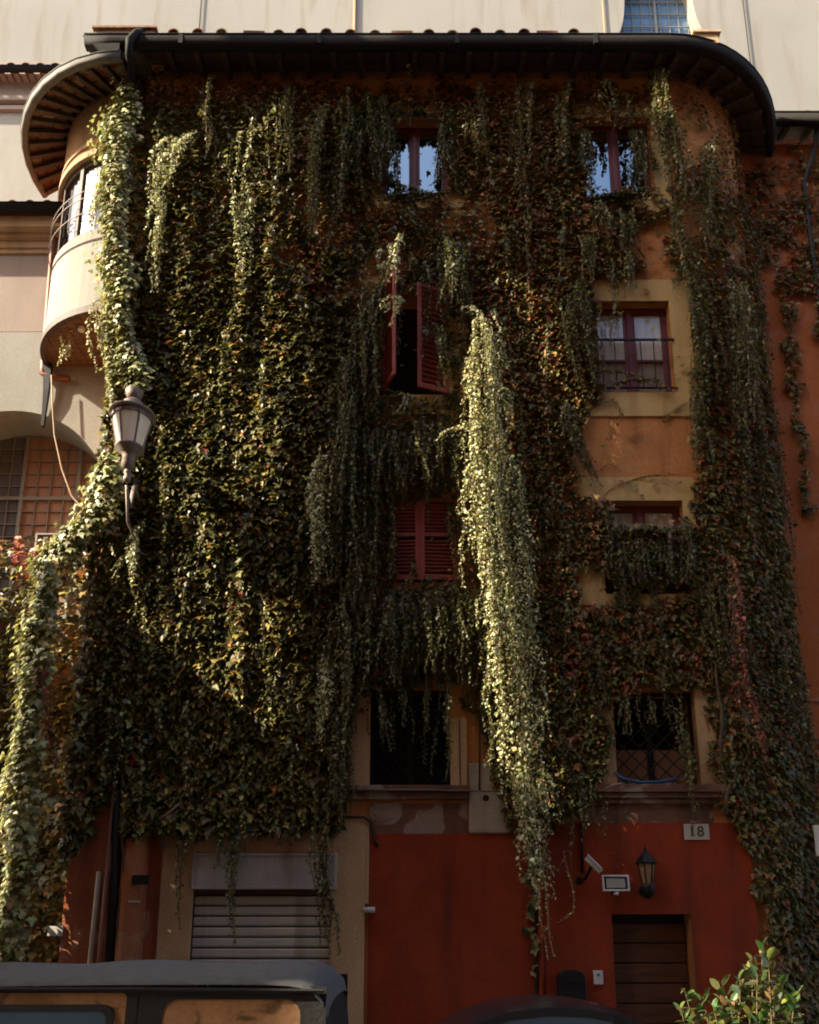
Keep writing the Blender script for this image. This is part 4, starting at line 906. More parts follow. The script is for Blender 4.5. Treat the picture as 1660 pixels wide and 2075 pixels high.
strands('bare-tipped vine ends trailing below the sunlit cascade', [([(1088, 1700), (1080, 1790), (1098, 1890), (1100, 1945)], 1, 3), ([(1110, 1690), (1112, 1800), (1118, 1880), (1132, 1945)], 1, 3),
        ([(1152, 1710), (1160, 1800), (1156, 1850), (1118, 1872)], 1, 2), ([(1112, 1770), (1135, 1760), (1150, 1725)], 1, 2), ([(1090, 1910), (1108, 1880), (1120, 1872)], 1, 2)], leaf=.035, spacing=.045, mixd=VL, q=.45, pale=True, qt=1)
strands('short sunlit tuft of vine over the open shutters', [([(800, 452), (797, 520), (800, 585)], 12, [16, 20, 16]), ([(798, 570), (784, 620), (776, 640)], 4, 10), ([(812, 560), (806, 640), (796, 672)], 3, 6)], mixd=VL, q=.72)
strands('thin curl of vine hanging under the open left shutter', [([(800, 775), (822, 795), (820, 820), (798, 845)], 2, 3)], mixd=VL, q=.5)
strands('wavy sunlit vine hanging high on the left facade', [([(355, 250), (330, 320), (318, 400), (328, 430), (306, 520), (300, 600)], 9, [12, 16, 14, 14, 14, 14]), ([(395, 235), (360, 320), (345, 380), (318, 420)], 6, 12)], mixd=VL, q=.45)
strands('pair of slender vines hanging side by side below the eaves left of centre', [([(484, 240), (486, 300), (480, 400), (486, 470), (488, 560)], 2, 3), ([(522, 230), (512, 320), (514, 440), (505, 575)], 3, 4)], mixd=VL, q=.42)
strands('green vine hanging left of the upper middle window', [([(655, 200), (642, 300), (640, 400), (632, 500)], 9, [16, 13, 12, 8])], mixd=VG, q=.40)
strands('slim vine dropping left of the top middle window past its sill', [([(700, 170), (705, 260), (690, 380), (680, 470)], 8, 18)], mixd=VG, q=.25)
strands('loose veil of vines over the left pane of the top middle window', [([(760, 180), (765, 280), (775, 395)], 14, 26), ([(795, 240), (800, 320), (812, 392)], 4, 6), ([(735, 230), (728, 330), (735, 410)], 10, 16)], mixd=VD, q=.20)
strands('sparse vine tips over the right pane of the top middle window', [([(890, 240), (888, 330), (872, 392)], 4, 9), ([(915, 200), (905, 300), (908, 400)], 8, 12), ([(905, 345), (885, 375), (868, 395)], 2, 3)], mixd=VD, q=.18)
strands('thick dark green vine hanging from the eaves at the right corner', [([(1332, 112), (1334, 190), (1345, 260), (1362, 340), (1370, 420)], 22, [15, 18, 18, 14, 10])], mixd=VG, q=.42)
strands('long thin vine trailing down past the upper right window', [([(1365, 400), (1370, 480), (1400, 560), (1418, 680), (1428, 820)], 12, [12, 14, 16, 14, 8]), ([(1440, 270), (1430, 400), (1440, 520)], 8, 12)], mixd=VG, q=.28)
strands('drooping vines across the right pane of the upper right window', [([(1280, 250), (1284, 330), (1280, 390)], 5, 5), ([(1300, 250), (1298, 340), (1306, 398)], 6, 8), ([(1190, 255), (1188, 340), (1205, 396)], 8, 10)], mixd=VD, q=.14)
strands('bushy fringe of small leaves along the sill of the upper right window', [([(1190, 398), (1250, 402), (1325, 408)], 22, [10, 10, 10]), ([(1200, 400), (1215, 450), (1225, 500)], 10, 14), ([(1260, 405), (1262, 460), (1260, 520)], 12, 30)], mixd=VG, q=.18)
strands('bushy fringe of leaves along the sill of the top middle window', [([(775, 397), (840, 402), (915, 400)], 16, [8, 9, 9]), ([(830, 410), (835, 450), (860, 480)], 10, 30)], mixd=VG, q=.18)
strands('vines hanging above the right-hand middle window onto its lintel', [([(1180, 470), (1190, 530), (1195, 590)], 12, 22), ([(1260, 500), (1262, 560), (1268, 612)], 9, 22), ([(1245, 520), (1250, 600), (1246, 625)], 3, 8), ([(1375, 530), (1372, 560), (1368, 600)], 8, 14)], mixd=VG, q=.14)
strands('leafy vine edging the left side of the curtained middle window', [([(1170, 560), (1165, 650), (1180, 720), (1195, 800)], 24, [26, 28, 24, 24]), ([(1150, 800), (1150, 870), (1185, 940), (1210, 990)], 14, [14, 14, 10, 10])], mixd=VG, q=.15)
strands('thin vine threaded through the window railing', [([(1205, 745), (1262, 752), (1300, 765), (1350, 790)], 4, 4), ([(1215, 785), (1270, 768), (1330, 772), (1362, 800)], 5, 4), ([(1205, 700), (1212, 750), (1208, 795)], 5, 5)], leaf=.045, mixd=dict(olive=3, yellow=2, green=3), q=.10, qj=.02)
strands('looping runner of vine across the yellow band under the middle window', [([(1165, 860), (1205, 820), (1240, 812), (1258, 835), (1215, 905)], 1, 2), ([(1210, 1010), (1240, 985), (1300, 966), (1400, 963)], 2, 2), ([(1215, 950), (1238, 936), (1262, 955)], 1, 2), ([(1340, 850), (1372, 828), (1400, 815)], 2, 3)], leaf=.038, spacing=.035, mixd=VG, q=.05, qj=.01)
strands('tangle of leaves swallowing the lower half of the second floor right window', [([(1225, 1020), (1228, 1080), (1232, 1150)], 10, 8), ([(1235, 1082), (1270, 1074), (1330, 1080), (1395, 1072)], 10, 12), ([(1248, 1085), (1250, 1140), (1262, 1200)], 12, 18), ([(1385, 1040), (1388, 1120), (1380, 1190)], 12, 14), ([(1300, 1080), (1304, 1130), (1310, 1200)], 12, 24), ([(1345, 1085), (1342, 1140), (1350, 1195)], 12, 22)], mixd=VD, q=.12)
strands('curtain of dark green vines left of the open shutters', [([(760, 560), (748, 650), (742, 760), (740, 850)], 26, [18, 22, 24, 24]), ([(700, 700), (705, 850), (690, 1000), (688, 1150)], 26, [16, 24, 28, 26]), ([(728, 850), (735, 1000), (728, 1150), (720, 1250)], 22, 24)], mixd=VD, q=.28)
strands('knotted vine with a pale curl left of the closed shutters', [([(655, 900), (640, 1010), (645, 1100), (648, 1190)], 12, [14, 14, 10, 6]), ([(640, 1050), (648, 1130), (640, 1195)], 3, 5)], mixd=VL, q=.38)
strands('sunlit vine tapering to a tip low on the left of the lattice window', [([(660, 1310), (662, 1400), (655, 1480), (652, 1530)], 10, [10, 10, 6, 3]), ([(655, 1500), (660, 1530), (685, 1528)], 1, 2)], mixd=VL, q=.42)
strands('long dark vines hanging beside the left jamb of the lattice window', [([(700, 1180), (700, 1320), (692, 1480), (690, 1640)], 20, [22, 24, 16, 10]), ([(735, 1220), (732, 1330), (722, 1430)], 14, 18), ([(672, 1380), (676, 1520), (690, 1660)], 10, 8)], mixd=VG, q=.22)
strands('vines hanging over the right leaf of the open shutters', [([(905, 470), (910, 560), (905, 640)], 14, 20), ([(938, 470), (935, 560), (945, 640)], 14, 14), ([(890, 640), (898, 720), (906, 800)], 9, 10), ([(868, 640), (880, 700), (890, 740)], 4, 6), ([(860, 520), (862, 570), (858, 600)], 6, 16)], mixd=VD, q=.30)
strands('dark leaf curtain spilling between the two pairs of red shutters', [([(800, 860), (795, 950), (800, 1012)], 22, [50, 50, 44]), ([(870, 840), (880, 920), (890, 1005)], 24, [40, 44, 40]), ([(930, 860), (925, 960), (938, 1010)], 12, 14)], mixd=VD, q=.24)
strands('thin vines dangling in front of the closed red shutters', [([(780, 1010), (785, 1100), (790, 1180)], 10, 16), ([(915, 1010), (912, 1080), (918, 1160)], 7, 8), ([(850, 1120), (845, 1160), (838, 1185)], 5, 10)], mixd=VG, q=.16)
strands('wide ragged fringe of vines hanging over the dark lattice window', [([(790, 1180), (790, 1290), (792, 1400)], 26, [30, 36, 26]), ([(860, 1185), (865, 1290), (862, 1380)], 26, [36, 40, 34]), ([(935, 1180), (938, 1290), (945, 1400)], 26, [28, 32, 20]), ([(775, 1380), (780, 1450), (790, 1530)], 7, 10), ([(862, 1360), (860, 1430), (866, 1490)], 5, 12), ([(820, 1340), (816, 1420), (822, 1480)], 5, 14), ([(905, 1340), (902, 1450), (905, 1590)], 4, 6)], mixd=VD, q=.26)
strands('pair of vines trailing over the left of the roller shutter', [([(470, 1600), (474, 1720), (476, 1820), (480, 1915)], 6, [16, 9, 6, 3]), ([(365, 1640), (364, 1760), (362, 1890)], 3, 4), ([(440, 1640), (446, 1700), (440, 1760)], 5, 14)], mixd=VD, q=.24)
strands('vine trailing over the right edge of the roller shutter', [([(655, 1560), (650, 1660), (648, 1760), (660, 1850), (662, 1945)], 10, [18, 13, 8, 5, 3]), ([(690, 1560), (694, 1640), (690, 1690)], 6, 8), ([(560, 1640), (570, 1690), (560, 1740)], 5, 20)], mixd=VG, q=.24)
strands('vines dangling inside the frame of the lower right lattice window', [([(1265, 1395), (1262, 1450), (1262, 1500)], 6, 12), ([(1320, 1395), (1316, 1450), (1325, 1490)], 7, 22), ([(1375, 1395), (1380, 1480), (1398, 1560), (1402, 1660)], 7, [16, 10, 6, 4])], mixd=VG, q=.16)
strands('short vines hanging left of the house number over the red base', [([(1180, 1560), (1182, 1640), (1192, 1700)], 8, 14), ([(1222, 1600), (1224, 1660), (1222, 1715)], 2, 3), ([(1160, 1560), (1150, 1640), (1156, 1700)], 6, 10), ([(1215, 1560), (1160, 1585), (1120, 1580)], 3, 5)], mixd=VG, q=.2)
strands('short vine tip hanging over the house number plate', [([(1410, 1600), (1411, 1640), (1412, 1672)], 4, [8, 5, 3]), ([(1411, 1640), (1411, 1700)], 1, 1)], leaf=.035, mixd=VD, q=.10)
strands('red runner of autumn creeper on the ivy of the right corner', [([(1478, 1110), (1482, 1220), (1486, 1320), (1500, 1420), (1530, 1560)], 7, 7)], mixd=VR, q=.30, Yb=12.85)
strands('red trailing creeper under the street lantern', [([(92, 1240), (98, 1400), (88, 1480), (100, 1560)], 4, 6)], mixd=VR, q=.62)
strands('short sunlit vine hanging below the street lantern bracket', [([(278, 1030), (272, 1110), (274, 1205)], 7, [14, 10, 3]), ([(262, 1090), (240, 1150), (232, 1180)], 4, 6), ([(220, 1080), (235, 1120), (240, 1135)], 2, 3)], mixd=VL, q=.46)
strands('sunlit vines sagging from the oriel underside', [([(148, 675), (140, 700), (134, 735)], 3, 4), ([(128, 680), (124, 720), (116, 752)], 2, 4), ([(166, 718), (158, 730)], 1, 2)], mixd=VL, q=0, Yb=13.4)
strands('tuft of vine spilling over the oriel railing', [([(215, 330), (200, 400), (190, 440), (192, 490)], 9, [14, 16, 10, 6]), ([(206, 590), (205, 650), (212, 700), (222, 770)], 8, [12, 12, 8, 5])], mixd=VL, q=.25)
for lab, x, y1, w_ in (('vine hanging from the eaves between the wavy vine and the paired vines', 425, 330, 12), ('vine hanging from the eaves between the paired vines and the green vine', 585, 360, 14), ('vine hanging from the eaves just right of the top middle window', 965, 330, 16),
                       ('vine hanging from the eaves midway between the two top windows', 1060, 390, 16), ('vine hanging from the eaves just left of the top right window', 1140, 360, 14), ('short vine fringe hanging from the eaves over the top right window', 1240, 268, 30)):
    strands(lab, [([(x+4, 150), (x-3, 150+(y1-150)*.4), (x+3, 150+(y1-150)*.75), (x-2, y1)], 8, [w_, w_, w_*.8, w_*.4])], mixd=dict(green=3, dark=2, olive=3, brown=1.5), q=.24)
strands('single sprig hanging from the middle of the eaves', [([(828, 105), (830, 125), (832, 145)], 2, 3)], mixd=VL, q=.55)
strands('vine straggling along the white pier left of the cascade', [([(1005, 1380), (985, 1450), (1010, 1560)], 6, 10), ([(965, 1240), (975, 1330), (972, 1440)], 8, 12)], mixd=VG, q=.25)
strands('vines draping the right flank of the corner beside the curtained window', [([(1415, 620), (1420, 760), (1412, 860), (1420, 960)], 18, [10, 16, 12, 10]), ([(1490, 560), (1500, 720), (1505, 880)], 18, [20, 24, 20]), ([(1440, 1150), (1445, 1280), (1470, 1400)], 14, 20)], mixd=VG, q=.25, Yb=12.85)

# ------------------------------------------------------------------ street lantern on its bracket
def lamp_h(y, Yl): return P(0, y, Yl).z
YL = 11.75; lp = P(266, 870, YL)
lan = thing('street_lantern', 'rusty round street lantern with frosted panes on a bracket at the house corner', 'street lamp', (lp.x, YL, lamp_h(950, YL)))
zr, zg0, zg1, zbase = lamp_h(842, YL), lamp_h(908, YL), lamp_h(850, YL), lamp_h(944, YL)
k = (P(312, 840, YL).x-P(222, 840, YL).x)/2
M_l = (lp.x, YL, 0)
MB().lathe([(k*.30, zr+.26), (k*.33, zr+.36), (k*.40, zr+.44), (k*.30, zr+.47), (.01, zr+.5)], M_l, 20).build('finial', M['rust'], lan, smooth=True)
MB().lathe([(k*1.0, zr-.02), (k*1.03, zr), (k*.98, zr+.03), (k*.7, zr+.10), (k*.46, zr+.16), (k*.44, zr+.22), (k*.28, zr+.27)], M_l, 28).build('cap', M['rust'], lan, smooth=True)
MB().lathe([(k*.88, zr-.10), (k*.90, zr-.02), (k*.84, zr-.02), (k*.83, zr-.10)], M_l, 28, cap=False).build('collar', M['rust'], lan, smooth=True)
for i in range(14):
    a = 2*math.pi*i/14; MB().tube([(lp.x+k*.905*math.cos(a), YL+k*.905*math.sin(a), zr-.09), (lp.x+k*.905*math.cos(a), YL+k*.905*math.sin(a), zr-.03)], .012, 5).build('rivet', M['lead'], lan)
for i in range(6):
    a0, a1 = 2*math.pi*(i+.18)/6, 2*math.pi*(i+1.18)/6; r0, r1 = k*.52, k*.82; zt = zr-.10; ss = 5; m = MB()
    for j in range(ss):
        b0, b1 = a0+(a1-a0)*j/ss, a0+(a1-a0)*(j+1)/ss
        m.quad((lp.x+r0*math.cos(b0), YL+r0*math.sin(b0), zg0), (lp.x+r0*math.cos(b1), YL+r0*math.sin(b1), zg0), (lp.x+r1*math.cos(b1), YL+r1*math.sin(b1), zt), (lp.x+r1*math.cos(b0), YL+r1*math.sin(b0), zt))
    m.build('pane', M['lampglass'], lan, smooth=True)
    MB().tube([(lp.x+r0*1.02*math.cos(a0), YL+r0*1.02*math.sin(a0), zg0-.01), (lp.x+r1*1.02*math.cos(a0), YL+r1*1.02*math.sin(a0), zt+.01)], .016, 6).build('rib', M['rust'], lan)
MB().lathe([(.05, zbase-.08), (k*.30, zbase), (k*.28, zg0-.16), (k*.36, zg0-.10), (k*.62, zg0-.03), (k*.64, zg0), (k*.5, zg0+.015)], M_l, 24).build('base', M['rust'], lan, smooth=True)
MB().lathe([(.025, zbase-.30), (.055, zbase-.27), (.06, zbase-.21), (.035, zbase-.17), (.06, zbase-.13), (.05, zbase-.09), (.04, zbase-.05)], M_l, 16).build('knob', M['rust'], lan, smooth=True)
e1 = P(292, 1052, YF)
m = MB().tube([(lp.x, YL, zbase-.34), (lp.x+.02, YL+.18, zbase-.62), (e1.x-.05, YF-.45, e1.z+.35), (e1.x, YF-.02, e1.z-.05)], [.025, .03, .04, .05], 8); m.build('bracket', M['rust'], lan, smooth=True)
m = MB().tube([(lp.x, YL+.02, zbase-.4), (lp.x-.02, YL+.25, zbase-.85), (lp.x+.04, YF-.3, zbase-1.15), (lp.x+.08, YF-.02, zbase-1.05)], .022, 6); m.build('scroll', M['rust'], lan, smooth=True)

# ------------------------------------------------------------------ pipes and cables
def pipe(name, label, pts, r, mat, cat='pipe', n=8):
    o = MB().tube(pts, r, n).build(name, M[mat], smooth=True); return tag(o, label, cat)
def V3(x, y, Y): return tuple(P(x, y, Y))
pipe('downpipe', 'grey downpipe running down the left corner behind the lantern', [V3(240, 600, 12.72), V3(234, 733, 12.72), V3(214, 918, 12.72), V3(205, 1010, 12.72)], .055, 'whitepipe', 'downpipe')
pipe('downpipe', 'copper downpipe with elbow on the cream wing beside the oriel', [V3(118, 440, 14.0), V3(110, 470, 14.25), V3(88, 740, 14.3), V3(86, 757, 14.28), V3(98, 763, 14.3), V3(140, 768, 14.34)], .06, 'pipe', 'downpipe')
pipe('swan_neck', 'curved dark pipe bending from the gutter end over the left eaves', [V3(300, 64, YF-.62), V3(275, 68, YF-.85), V3(262, 82, YF-.92), V3(262, 110, YF-.90), V3(266, 150, YF-.55), V3(274, 190, YF-.2), V3(276, 215, YF-.08)], .07, 'gutter', 'downpipe', 10)
pipe('conduit', 'dark conduit on the red base under the cascade', [V3(1078, 1690, YF-.05), V3(1088, 2040, YF-.05), (P(1088, 2040, YF).x, YF-.05, 0)], .02, 'black', 'conduit', 6)
pipe('conduit', 'thicker red-painted conduit beside the thin dark one on the red base', [V3(1092, 1690, YF-.06), V3(1098, 2040, YF-.06), (P(1098, 2040, YF).x, YF-.06, 0)], .035, 'base_red', 'conduit', 8)
pipe('conduit', 'short dark cable running down to the security camera', [V3(1180, 1660, YF-.05), V3(1180, 1770, YF-.05)], .022, 'black', 'cable', 6)
pipe('tie_bar', 'thin steel bar running along the sill of the dark lattice window', [V3(700, 1601, YF-.2), V3(860, 1601, YF-.2), V3(1020, 1604, YF-.2)], .014, 'steel', 'bar', 6)
pipe('cable', 'black cable looping over the corner of the garage surround', [V3(690, 1656, YF-.1), V3(738, 1656, YF-.1), V3(752, 1668, YF-.08), V3(757, 1700, YF-.06), V3(766, 1716, YF-.05)], .02, 'black', 'cable', 6)
pipe('cable', 'black cable on the grey pier left of the cascade', [V3(973, 1450, YF-.11), V3(972, 1604, YF-.11)], .014, 'black', 'cable', 6)
pipe('cable', 'tan cable hanging loosely across the arched window', [V3(104, 760, 14.2), V3(106, 820, 14.2), V3(110, 880, 14.2), V3(125, 950, 14.2), V3(145, 1005, 14.2), V3(165, 1028, 14.2), V3(190, 1036, 14.2)], .014, 'cable', 'cable', 6)
pipe('stick', 'pale stick lying in the ivy above the garage', [V3(272, 1675, YF-.1), V3(300, 1674, YF-.2), V3(335, 1652, YF-.3), V3(368, 1625, YF-.3)], .015, 'cable', 'stick', 6)
pipe('hose', 'blue hose lying along the sill of the right lattice window', [V3(1246, 1566, YF-.05), V3(1262, 1578, YF-.08), V3(1300, 1586, YF-.10), V3(1340, 1584, YF-.09), V3(1370, 1578, YF-.05)], .026, 'hose', 'hose', 8)
pipe('twig', 'bare pale twig poking out under the right lattice window', [V3(1222, 1600, YF-.25), V3(1240, 1592, YF-.25), V3(1262, 1586, YF-.24)], .01, 'cable', 'twig', 6)
zp = P(0, 1676, YF).z; cx = P(272, 1800, YF).x
ds = thing('drain_shaft', 'fat red-plastered drain shaft left of the garage', 'pipe', (cx, YF-.1, 0))
MB().lathe([(.21, 0), (.21, zp-.25), (.19, zp-.1), (.12, zp)], (cx, YF-.02, 0), 20).build('shaft', M['shaft'], ds, smooth=True)
c2 = P(285, 1783, YF-.24); MB().box(c2.x-.13, c2.x+.12, YF-.25, YF-.22, c2.z-.07, c2.z+.07).build('plate', M['black'], ds)
c2 = P(272, 1827, YF-.24); MB().box(c2.x-.09, c2.x+.09, YF-.245, YF-.22, c2.z-.012, c2.z+.012).build('clamp', M['marble'], ds)
pipe('downpipe', 'broad dark iron downpipe left of the red drain shaft', [V3(244, 1520, YF-.08), (P(238, 1800, YF).x, YF-.08, 2.2), (P(236, 1900, YF).x, YF-.08, 0)], .085, 'darkmetal', 'downpipe', 10)
pipe('downpipe', 'thin rusty pipe beside the broad iron downpipe', [V3(234, 1560, YF-.16), (P(212, 1900, YF).x, YF-.16, 1.5), (P(206, 1950, YF).x, YF-.16, 0)], .025, 'pipe', 'pipe', 8)
pipe('downpipe', 'short pale pipe rising from the ground at the lower left', [V3(201, 1766, YF-.1), (P(188, 1940, YF).x, YF-.1, 1.3), (P(184, 1960, YF).x, YF-.1, 0)], .04, 'cable', 'pipe', 8)

# ------------------------------------------------------------------ signs and fittings
def text_obj(body, name, loc, size, mat, parent, depth=.006):
    cu = bpy.data.curves.new(name, 'FONT'); cu.body = body; cu.size = size; cu.align_x = 'CENTER'; cu.align_y = 'CENTER'; cu.extrude = depth; cu.offset = .004; cu.space_character = 1.25; cu.resolution_u = 4
    tmp = bpy.data.objects.new(name, cu); col.objects.link(tmp); dg = bpy.context.evaluated_depsgraph_get(); me = bpy.data.meshes.new_from_object(tmp.evaluated_get(dg)); bpy.data.objects.remove(tmp)
    me.materials.clear(); me.materials.append(mat); o = bpy.data.objects.new(name, me); link(o, parent); o.location = loc; o.rotation_euler = (R(90), 0, 0); return o
a, b, c, d = rect(1386, 1437, 1670, 1702, YF-.04)
np_ = thing('house_number', 'white marble house number plate reading 18 on the red base', 'sign', ((a+b)/2, YF-.03, c))
MB().box(a, b, YF-.055, YF-.03, c, d).build('plate', M['marble'], np_, bevel=.006)
for ch, dx in (('1', -.075), ('8', .06)): text_obj(ch, 'numeral', ((a+b)/2+dx, YF-.056, (c+d)/2), .23, M['bronze'], np_)
for (lab, x0, x1, y0, y1, mt) in (('small cream notice plate on the worn red plaster at lower left', 97, 127, 1877, 1897, 'marble'), ('pale sign at the right edge beyond the ivy', 1652, 1675, 1672, 1735, 'white'), ('small pale patch box in the ivy at far left', 130, 148, 1573, 1594, 'tan')):
    a, b, c, d = rect(x0, x1, y0, y1, YF-.05); o = MB().box(a, b, YF-.06, YF-.03, c, d).build('notice', M[mt], bevel=.004); tag(o, lab, 'sign')
a, b, c, d = rect(737, 760, 1838, 1850, YF-.1)
o = MB().tube([(a, YF-.1, (c+d)/2), (b, YF-.1, (c+d)/2)], .045, 10).build('pipe_stub', M['white'], smooth=True); tag(o, 'short white pipe stub beside the garage surround', 'pipe')
# plaque screws on the garage pillar
for px, py in ((682, 1881), (719, 1881), (682, 1908), (719, 1908)):
    p = P(px, py, YF-.075); MB().lathe([(.014, 0), (.014, .012)], (p.x, YF-.07, p.z), 8, Matrix.Rotation(R(90), 4, 'X')).build('screw', M['white'], house)
# security camera
q = P(1203, 1752, YF-.35)
sc_ = thing('security_camera', 'white box security camera on a bracket above the floodlight', 'camera', tuple(q))
Mc = Matrix.Translation(q) @ Matrix.Rotation(R(46), 4, 'Y') @ Matrix.Rotation(R(18), 4, 'X') @ Matrix.Scale(.78, 4)
MB().box(-.19, .19, -.07, .07, -.05, .05, Mc).build('housing', M['white'], sc_, bevel=.01)
MB().box(-.21, .17, -.085, .085, .05, .062, Mc).build('sunshield', M['white'], sc_, bevel=.004)
MB().tube([Mc @ Vector((.0, 0, -.05)), q+Vector((-.1, .15, -.2)), (q.x-.16, YF-.03, q.z-.22)], .025, 8).build('arm', M['black'], sc_)
MB().lathe([(.06, 0), (.06, .03)], (q.x-.16, YF-.02, q.z-.22), 12, Matrix.Rotation(R(90), 4, 'X')).build('mount', M['black'], sc_)
MB().lathe([(.035, 0), (.035, .02)], Mc @ Vector((.19, 0, 0)), 12, Mc.to_3x3().to_4x4() @ Matrix.Rotation(R(90), 4, 'Y')).build('lens', M['black'], sc_)
# floodlight
a, b, c, d = rect(1219, 1273, 1774, 1807, YF-.25); y = YF-.3
fl = thing('floodlight', 'small rectangular floodlight with pale rim between camera and lantern', 'floodlight', ((a+b)/2, YF-.2, c))
Mt = Matrix.Translation(((a+b)/2, y, (c+d)/2)) @ Matrix.Rotation(R(-10), 4, 'X'); hw, hh = (b-a)/2, (d-c)/2
m = MB(); m.add([Mt @ Vector(p) for p in ((-hw, 0, -hh), (hw, 0, -hh), (hw, 0, hh), (-hw, 0, hh), (-hw*.6, .14, -hh*.6), (hw*.6, .14, -hh*.6), (hw*.6, .14, hh*.6), (-hw*.6, .14, hh*.6))], [(0, 1, 5, 4), (1, 2, 6, 5), (2, 3, 7, 6), (3, 0, 4, 7), (4, 5, 6, 7)]); m.build('reflector_body', M['white'], fl)
m = MB()
for (x0, x1, z0, z1) in ((-hw, hw, hh-.025, hh), (-hw, hw, -hh, -hh+.025), (-hw, -hw+.025, -hh+.025, hh-.025), (hw-.025, hw, -hh+.025, hh-.025)): m.box(x0, x1, -.03, .0, z0, z1, Mt)
m.build('rim', M['white'], fl)
MB().box(-hw+.025, hw-.025, -.008, -.002, -hh+.025, hh-.025, Mt).build('gasket', M['black'], fl)
MB().box(-hw+.06, hw-.06, -.016, -.009, -hh+.05, hh-.05, Mt).build('lens', M['pane_grey'], fl).data.materials[0] = plain('floodlight_lens', (.36, .35, .29), .25, 0, .15)
MB().tube([((a+b)/2, y, c+.01), ((a+b)/2, y-.01, c-.05)], .04, 8).build('sensor', M['white'], fl); MB().tube([((a+b)/2, y+.1, c+.05), ((a+b)/2, YF-.02, c-.02)], .02, 6).build('arm', M['black'], fl)
# small wall lantern
q = P(1311, 1765, YF-.22); wlan = thing('wall_lantern', 'small black wall lantern with amber panes beside the floodlight', 'lantern', (q.x, YF, q.z-.3))
MB().lathe([(.165, .10), (.17, .125), (.10, .23), (.055, .27), (.03, .30), (.012, .36), (.002, .42)], q, 6).build('roof', M['darkmetal'], wlan)
for i in range(6):
    a0, a1 = math.pi*2*i/6, math.pi*2*(i+1)/6; m = MB(); r0, r1 = .075, .128
    m.quad(q+Vector((r0*math.cos(a0), r0*math.sin(a0), -.20)), q+Vector((r0*math.cos(a1), r0*math.sin(a1), -.20)), q+Vector((r1*math.cos(a1), r1*math.sin(a1), .10)), q+Vector((r1*math.cos(a0), r1*math.sin(a0), .10)))
    m.build('pane', M['lampbulb'], wlan); MB().tube([q+Vector((r0*math.cos(a0), r0*math.sin(a0), -.2)), q+Vector((r1*math.cos(a0), r1*math.sin(a0), .1))], .013, 5).build('rib', M['darkmetal'], wlan)
MB().lathe([(.02, -.42), (.09, -.34), (.11, -.26), (.10, -.20), (.08, -.19)], q, 12).build('base', M['darkmetal'], wlan, smooth=True)
MB().tube([q+Vector((0, 0, -.3)), (q.x, YF-.02, q.z-.3)], .03, 8).build('arm', M['darkmetal'], wlan); MB().lathe([(.09, 0), (.09, .03)], (q.x, YF-.02, q.z-.3), 12, Matrix.Rotation(R(90), 4, 'X')).build('wall_plate', M['darkmetal'], wlan)
# letter box and intercom
a, b, c, d = rect(1131, 1187, 1965, 2040, YF-.15); hw = (b-a)/2; cx = (a+b)/2
lb = thing('letter_box', 'black letter box with a rounded top beside the dark doorway', 'letter box', (cx, YF-.1, c-.1))
pr_ = [(cx-hw, c-.12), (cx+hw, c-.12), (cx+hw, d-.12)] + [(cx+hw*math.cos(t), d-.12+.12*math.sin(t)) for t in [math.pi*i/10 for i in range(1, 10)]] + [(cx-hw, d-.12)]
MB().prism(pr_, YF-.2, YF-.03).build('case', M['black'], lb, bevel=.012)
MB().box(cx-hw*.7, cx+hw*.7, YF-.215, YF-.2, d-.2, d-.16).build('slot_flap', M['darkmetal'], lb); MB().box(cx-.09, cx+.09, YF-.212, YF-.2, c+.02, c+.045).build('name_strip', M['brass'], lb)
a, b, c, d = rect(1203, 1222, 1967, 1995, YF-.05); ic = thing('intercom', 'small white intercom between letter box and doorway', 'intercom', ((a+b)/2, YF-.03, c))
MB().box(a, b, YF-.07, YF-.03, c, d).build('case', M['white'], ic, bevel=.006); MB().lathe([(.02, 0), (.02, .012)], ((a+b)/2, YF-.07, d-.06), 10, Matrix.Rotation(R(90), 4, 'X')).build('button', M['bronze'], ic)

# ------------------------------------------------------------------ soft-top off-roader
J0, J1 = 4.85, 6.45; XB = -.49; ZE = 1.64
jeep = thing('off_roader', 'parked off-roader with faded grey canvas soft top at lower left', 'car', (-2.2, 5.65, 0))
m = MB(); nx_, ny_ = 40, 16; XA = -3.05
def roofz(x, y):
    v = (y-J0)/(J1-J0); u = (x-XB)/(XA-XB)
    edge = min(v, 1-v)*(J1-J0); zz = ZE+.0+.06*(1-math.exp(-edge/.12))+.025*math.sin(math.pi*v)
    zz += .012*math.sin(u*5*math.pi)*math.sin(math.pi*v)+.018*math.sin(u*2.3+1)-.02*max(0, u-.7)
    zz -= .10*math.exp(-(x-XB)*-1/.07) if XB-x < .3 else 0
    return zz
ring = [[(XB-(XB-XA)*i/nx_, J0-.02+(J1-J0+.04)*j/ny_, roofz(XB-(XB-XA)*i/nx_, min(max(J0-.0+(J1-J0)*j/ny_, J0), J1))) for j in range(ny_+1)] for i in range(nx_+1)]
for i in range(nx_):
    for j in range(ny_): m.quad(ring[i][j], ring[i][j+1], ring[i+1][j+1], ring[i+1][j])
    for j in (0, ny_):
        p, q = ring[i][j], ring[i+1][j]; yy = .012*(1 if j else -1); m.quad(p, q, (q[0], q[1]+yy, q[2]-.02), (p[0], p[1]+yy, p[2]-.02))
for j in range(ny_):
    p, q = ring[0][j], ring[0][j+1]; m.quad(p, q, (q[0]+.03, q[1], q[2]-.10), (p[0]+.03, p[1], p[2]-.10))
m.build('soft_top', M['canvas'], jeep, smooth=True)
MB().tube([(XB+.01, J0-.03, ZE-.035), (XB-.6, J0-.035, ZE-.03), (XB-1.2, J0-.035, ZE-.025), (XA, J0-.03, ZE-.025)], .012, 6).build('piping', M['canvas_black'], jeep)
